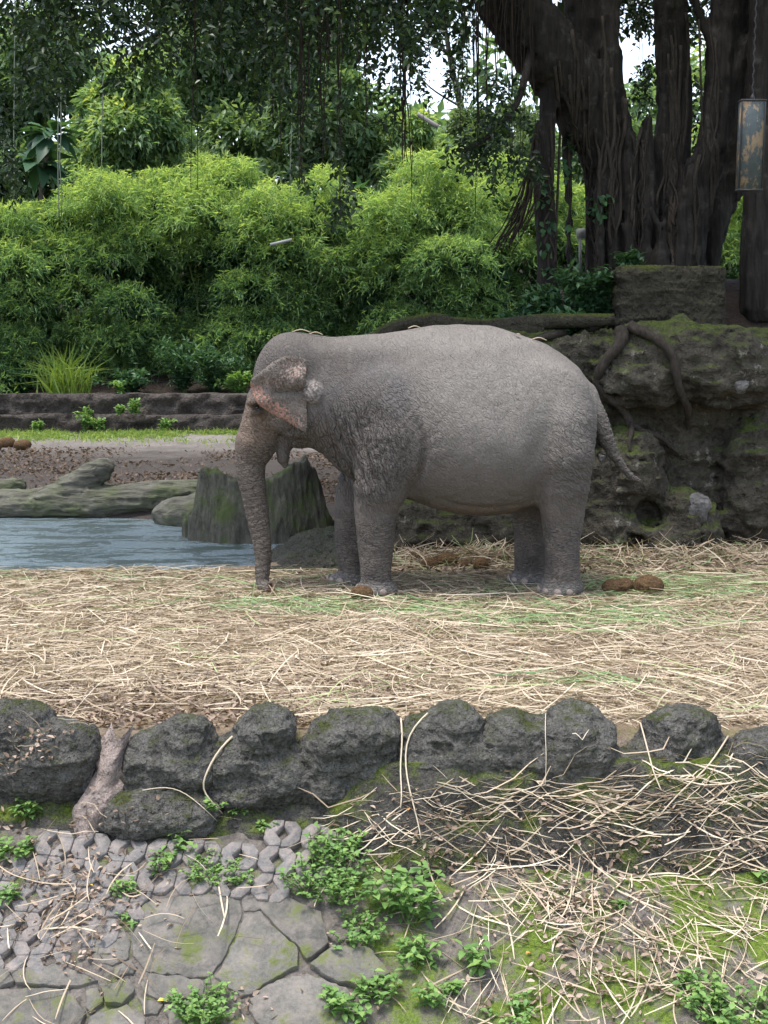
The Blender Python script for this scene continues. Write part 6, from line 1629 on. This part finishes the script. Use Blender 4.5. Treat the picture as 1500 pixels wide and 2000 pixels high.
W_ = [(640, 1745, 0.17, 0.25, 60, 0.032, 0, "densest small-leaved weed bush where the pavers meet the slab", 0.75, 5), (655, 1675, 0.14, 0.14, 20, 0.045, 0, "bright weed crown rising behind the dense bush", 0.6, 4), (690, 1835, 0.10, 0.16, 24, 0.034, 0, "sprawling weed below the dense bush on the slab edge", 0.6, 4), (795, 1795, 0.24, 0.17, 22, 0.062, 0, "tall weed with large pointed leaves beside the dense bush", 0.55, 5), (815, 1880, 0.12, 0.11, 12, 0.05, 0, "weed with pale leaves below the tall pointed-leaved one", 0.55, 4),
      (925, 1885, 0.12, 0.10, 7, 0.068, 0, "weed with a few broad leaves on bare moss", 0.6, 3), (412, 1712, 0.07, 0.15, 50, 0.022, 0, "low tiny-leaved cushion weed on the pavers", 0.8, 3), (470, 1725, 0.05, 0.06, 12, 0.022, 0, "small tiny-leaved weed next to the cushion on the pavers", 0.8, 3), (395, 1985, 0.11, 0.16, 60, 0.026, 0, "round clover-like clump below the cracked slab", 0.8, 4), (345, 1650, 0.09, 0.05, 4, 0.055, 0, "small star-shaped weed under the low mossy rock", 0.45, 2), (365, 1668, 0.07, 0.05, 4, 0.045, 0, "round-leaved weed beside the star-shaped one", 0.75, 2), (312, 1700, 0.12, 0.07, 7, 0.045, 0, "upright weed rooted in a paver hole", 0.6, 4),
      (243, 1755, 0.09, 0.06, 7, 0.045, 0, "weed at the corner where pavers end above the slab", 0.55, 3), (255, 1800, 0.03, 0.05, 4, 0.04, 0, "yellowish flat weed in the slab crack", 0.55, 2), (30, 1670, 0.10, 0.12, 14, 0.045, 0, "leafy weed at the end of the pavers below the broad rock", 0.6, 4), (62, 1595, 0.09, 0.09, 10, 0.04, 0, "weed at the foot of the broad rock", 0.6, 4), (8, 1760, 0.08, 0.06, 8, 0.05, 0, "weed half hidden past the paver edge", 0.5, 3), (420, 1580, 0.07, 0.05, 5, 0.035, 0, "sprig in the cleft between the low mossy and the smooth tall rock", 0.55, 3), (465, 1590, 0.05, 0.07, 8, 0.03, 0, "low sprig at the foot of the smooth tall rock", 0.6, 3),
      (520, 1625, 0.05, 0.06, 6, 0.035, 0, "seedling among the straw above the pavers", 0.6, 2), (670, 1985, 0.12, 0.12, 14, 0.045, 0, "leafy weed on the slab below the sprawling one", 0.65, 4), (735, 1960, 0.12, 0.10, 12, 0.042, 0, "weed on the moss beside the lowest slab", 0.6, 4), (840, 1965, 0.10, 0.07, 8, 0.04, 0, "thin weed below the broad-leaved one on moss", 0.6, 4), (1000, 1990, 0.08, 0.12, 14, 0.036, 0, "low weed tuft in the straw at the slope foot", 0.55, 3), (1440, 2000, 0.16, 0.26, 42, 0.042, 0, "large leafy weed patch at the slope foot below the spilled straw", 0.65, 4), (1330, 1925, 0.07, 0.07, 7, 0.04, 0, "small weed above the large leafy patch", 0.6, 3), (1215, 1770, 0.04, 0.03, 3, 0.042, 0, "lone seedling on moss amid spilled straw", 0.6, 2), (1488, 1715, 0.05, 0.05, 4, 0.055, 0, "round-leaved seedling in the thick spilled straw", 0.8, 2), (1370, 1960, 0.1, 0.12, 14, 0.04, 0, "weed merging with the large leafy patch", 0.6, 4), (880, 1945, 0.05, 0.05, 5, 0.045, 0, "low seedling on the moss beside the thin weed", 0.6, 2)]
for i, (px, py, h, sp2, ns, lf, d_, lab, ra, pr) in enumerate(W_):
    weed(px, py, h, sp2, ns, lf, d_, lab, 500 + i, ra, pr)
# coloured fallen leaves
t = NT("yellow_leaf"); M['yleaf'] = t.done(t.ramp(t.noise(t.coord(), 25), [(0.3, (0.5, 0.33, 0.06)), (0.7, (0.62, 0.47, 0.12))]), 0.6)
t = NT("orange_leaf"); M['oleaf'] = t.done(t.ramp(t.noise(t.coord(), 25), [(0.3, (0.42, 0.17, 0.04)), (0.7, (0.6, 0.32, 0.12))]), 0.6)
for i, (px, py, ln, mt, lab) in enumerate(((308, 1960, 0.05, 'yleaf', "yellow fallen leaf on the small slab fragments"), (798, 1588, 0.06, 'oleaf', "orange curled leaf on the moss below the rocks"), (1026, 1868, 0.04, 'oleaf', "orange fallen leaf on the mossy slope"), (1405, 1497, 0.035, 'yleaf', "yellow fallen leaf on the straw spill beside the domed rock"), (182, 1735, 0.03, 'yleaf', "small yellow leaf among the pavers"), (1302, 1527, 0.03, 'yleaf', "tiny yellow leaf below the domed rock"))):
    b = front_hit(px, py) + np.array([0, -0.01, 0.02])
    V, F, li = leaves(np.array([[0.0, 0, 0]]), rw.normal(0, 1, (1, 3)) * [1, 1, 0.1], ln, ln * 0.6, rw, 0.25, 0.2, 0.3, 'ovate'); tag(link("fallen_leaf", make_mesh("fallen_leaf", V, F), M[mt], None, tuple(b)), lab, "leaf")
b = gnd(207, 1116, POND_Z); V, F, li = leaves(np.array([[0.0, 0, 0.006]]), np.array([[1.0, 0.2, 0]]), 0.09, 0.07, rw, 0.15, 0.1, 0.1, 'ovate'); tag(link("fallen_leaf", make_mesh("floating_leaf", V, F), M['yleaf'], None, tuple(b)), "yellow leaf floating at the near edge of the pond", "leaf")
# straws and a leaf lying on the elephant's back
for i, (px, lab, ln, kind) in enumerate(((1003, "pale leaf lying on the elephant's rump", 0.05, 'leaf'), (810, "straw lying on the elephant's withers", 0.12, 's'), (590, "straws on top of the elephant's head", 0.16, 's'), (618, "straw on the nape behind the elephant's head", 0.12, 's'), (1050, "dry straw on the slope of the elephant's rump", 0.14, 's'))):
    x = ep(px, 700)[0]; yy = -0.12 if kind == 'leaf' else -0.06; zs = np.linspace(2.6, 1.4, 500); Q = np.stack([np.full(500, x), np.full(500, yy), zs], -1).astype(np.float32); z = zs[int(np.argmax(sd_elephant(Q) < 0.004))]
    b = E_BASE + np.array([x, yy, z + 0.012])
    if kind == 'leaf':
        V, F, li = leaves(np.array([[0.0, 0, 0]]), np.array([[1.0, -0.3, 0.15]]), ln, ln * 0.6, rw, 0.2, 0.2, 0.2, 'ovate'); me = make_mesh("back_leaf", V, F); add_attr(me, "var", np.full(len(V), 0.8)); o = link("fallen_leaf", me, M['litter'], None, tuple(b))
    else:
        P = spline(np.array([[-ln / 2, 0, 0.0], [0, -0.02, 0.02], [ln / 2, 0.01, -0.005]]), 8); V, F = tube(P, 0.005, 5); me = make_mesh("back_straw", V, F); add_attr(me, "var", np.full(len(V), 0.5)); o = link("straw_wisp", me, M['straw'], None, tuple(b))
    tag(o, lab, "leaf" if kind == 'leaf' else "straw")

# hanging painted box at the right
t = NT("peeling_paint"); v = t.coord(); n1 = t.noise(t.coord(scale=(1, 1, 0.55)), 9, 7, 0.75); n2 = t.noise(v, 30, 4, 0.6)
c = t.mix(t.ramp(n1, [(0.50, 0.0), (0.55, 1.0)]), t.mix(n2, (0.035, 0.045, 0.05), (0.09, 0.11, 0.115)), t.mix(n2, (0.17, 0.12, 0.075), (0.30, 0.22, 0.14)))
M['box'] = t.done(c, 0.75, t.bump(n1, 0.5, 0.01), 0.3); t = NT("dark_iron"); M['iron'] = t.done((0.03, 0.03, 0.032), 0.6)
hb = at(1466, 285, 12.4); s = mpp(hb); root = empty("hanging_box", tuple(hb)); tag(root, "long weathered box with peeling blue-grey paint hanging on a chain from the tree", "box")
def boxmesh(c, h, bev=0.006):
    V, F = extrude_poly([(-h[0], -h[1]), (h[0], -h[1]), (h[0], h[1]), (-h[0], h[1])], 2 * h[2], bev); V = V + np.array([c[0], c[1], c[2] + h[2]]); n = 4
    F = F + [np.array([[3, 2, 1, 0]])]; return V, F
W2, H2 = 24 * s, 83 * s
V, F = boxmesh((0, 0, 0), (W2, 0.05, H2)); link("case", make_mesh("case", V, F, False), M['box'], root)
V, F = boxmesh((0, 0, H2 + 0.010), (W2 + 0.006, 0.056, 0.008)); link("lid", make_mesh("lid", V, F, False), M['iron'], root)
V, F = boxmesh((0, 0, -H2 - 0.006), (W2 + 0.004, 0.054, 0.006)); link("base_plate", make_mesh("base_plate", V, F, False), M['iron'], root)
for sx in (-1, 1):
    V, F = boxmesh((sx * (W2 - 0.006), -0.054, 0), (0.006, 0.004, H2 - 0.01), 0.002); link("edge_strip", make_mesh("edge_strip", V, F, False), M['iron'], root)
V, F = tube(np.array([[0, 0, H2 + 0.01], [0, 0, H2 + 0.05], [0.002, 0, H2 + 0.07]]), [0.03, 0.018, 0.008], 8); cap_ = link("cap", make_mesh("cap", V, F), M['iron'], root)
V, F = join([tube(spline(np.array([[0, 0, H2 + 0.06 + k * 0.05], [0.006 * (-1) ** k, 0.006, H2 + 0.085 + k * 0.05], [0, 0, H2 + 0.11 + k * 0.05]]), 5), 0.007, 5) for k in range(64)]); link("chain", make_mesh("chain", V, F), M['iron'], cap_)
# pale pole and bleached branch in the bamboo, white post behind the banyan
t = NT("white_paint"); M['white'] = t.done((0.24, 0.245, 0.25), 0.6)
P = np.array([at(528, 478, 30.6), at(570, 468, 30.6)]); V, F = tube(P, 0.035, 8); b = P[0]; tag(link("white_pole", make_mesh("white_pole", rebase(V, b), F), M['white'], None, tuple(b)), "short white pole sticking out of the bamboo", "pole")
P = spline(np.array([at(815, 222, 36), at(835, 235, 36), at(856, 248, 36)]), 8); V, F = tube(P, 0.06, 8); b = P[0]; tag(link("bare_branch", make_mesh("bare_branch", rebase(V, b), F), M['pale_wood'], None, tuple(b)), "bleached bare branch among the trees under the sky", "branch")
P = np.array([at(1133, 530, 16.5), at(1133, 452, 16.5)]); V, F = tube(P, 0.018, 8); b = P[0]; pr = empty("white_post", tuple(b)); tag(pr, "thin white post behind the banyan pillars", "post"); link("post", make_mesh("post", rebase(V, b), F), M['white'], pr); V, F = boxmesh((0, 0, 0.47), (0.05, 0.04, 0.06)); link("lamp_head", make_mesh("lamp_head", V, F, False), M['white'], pr)
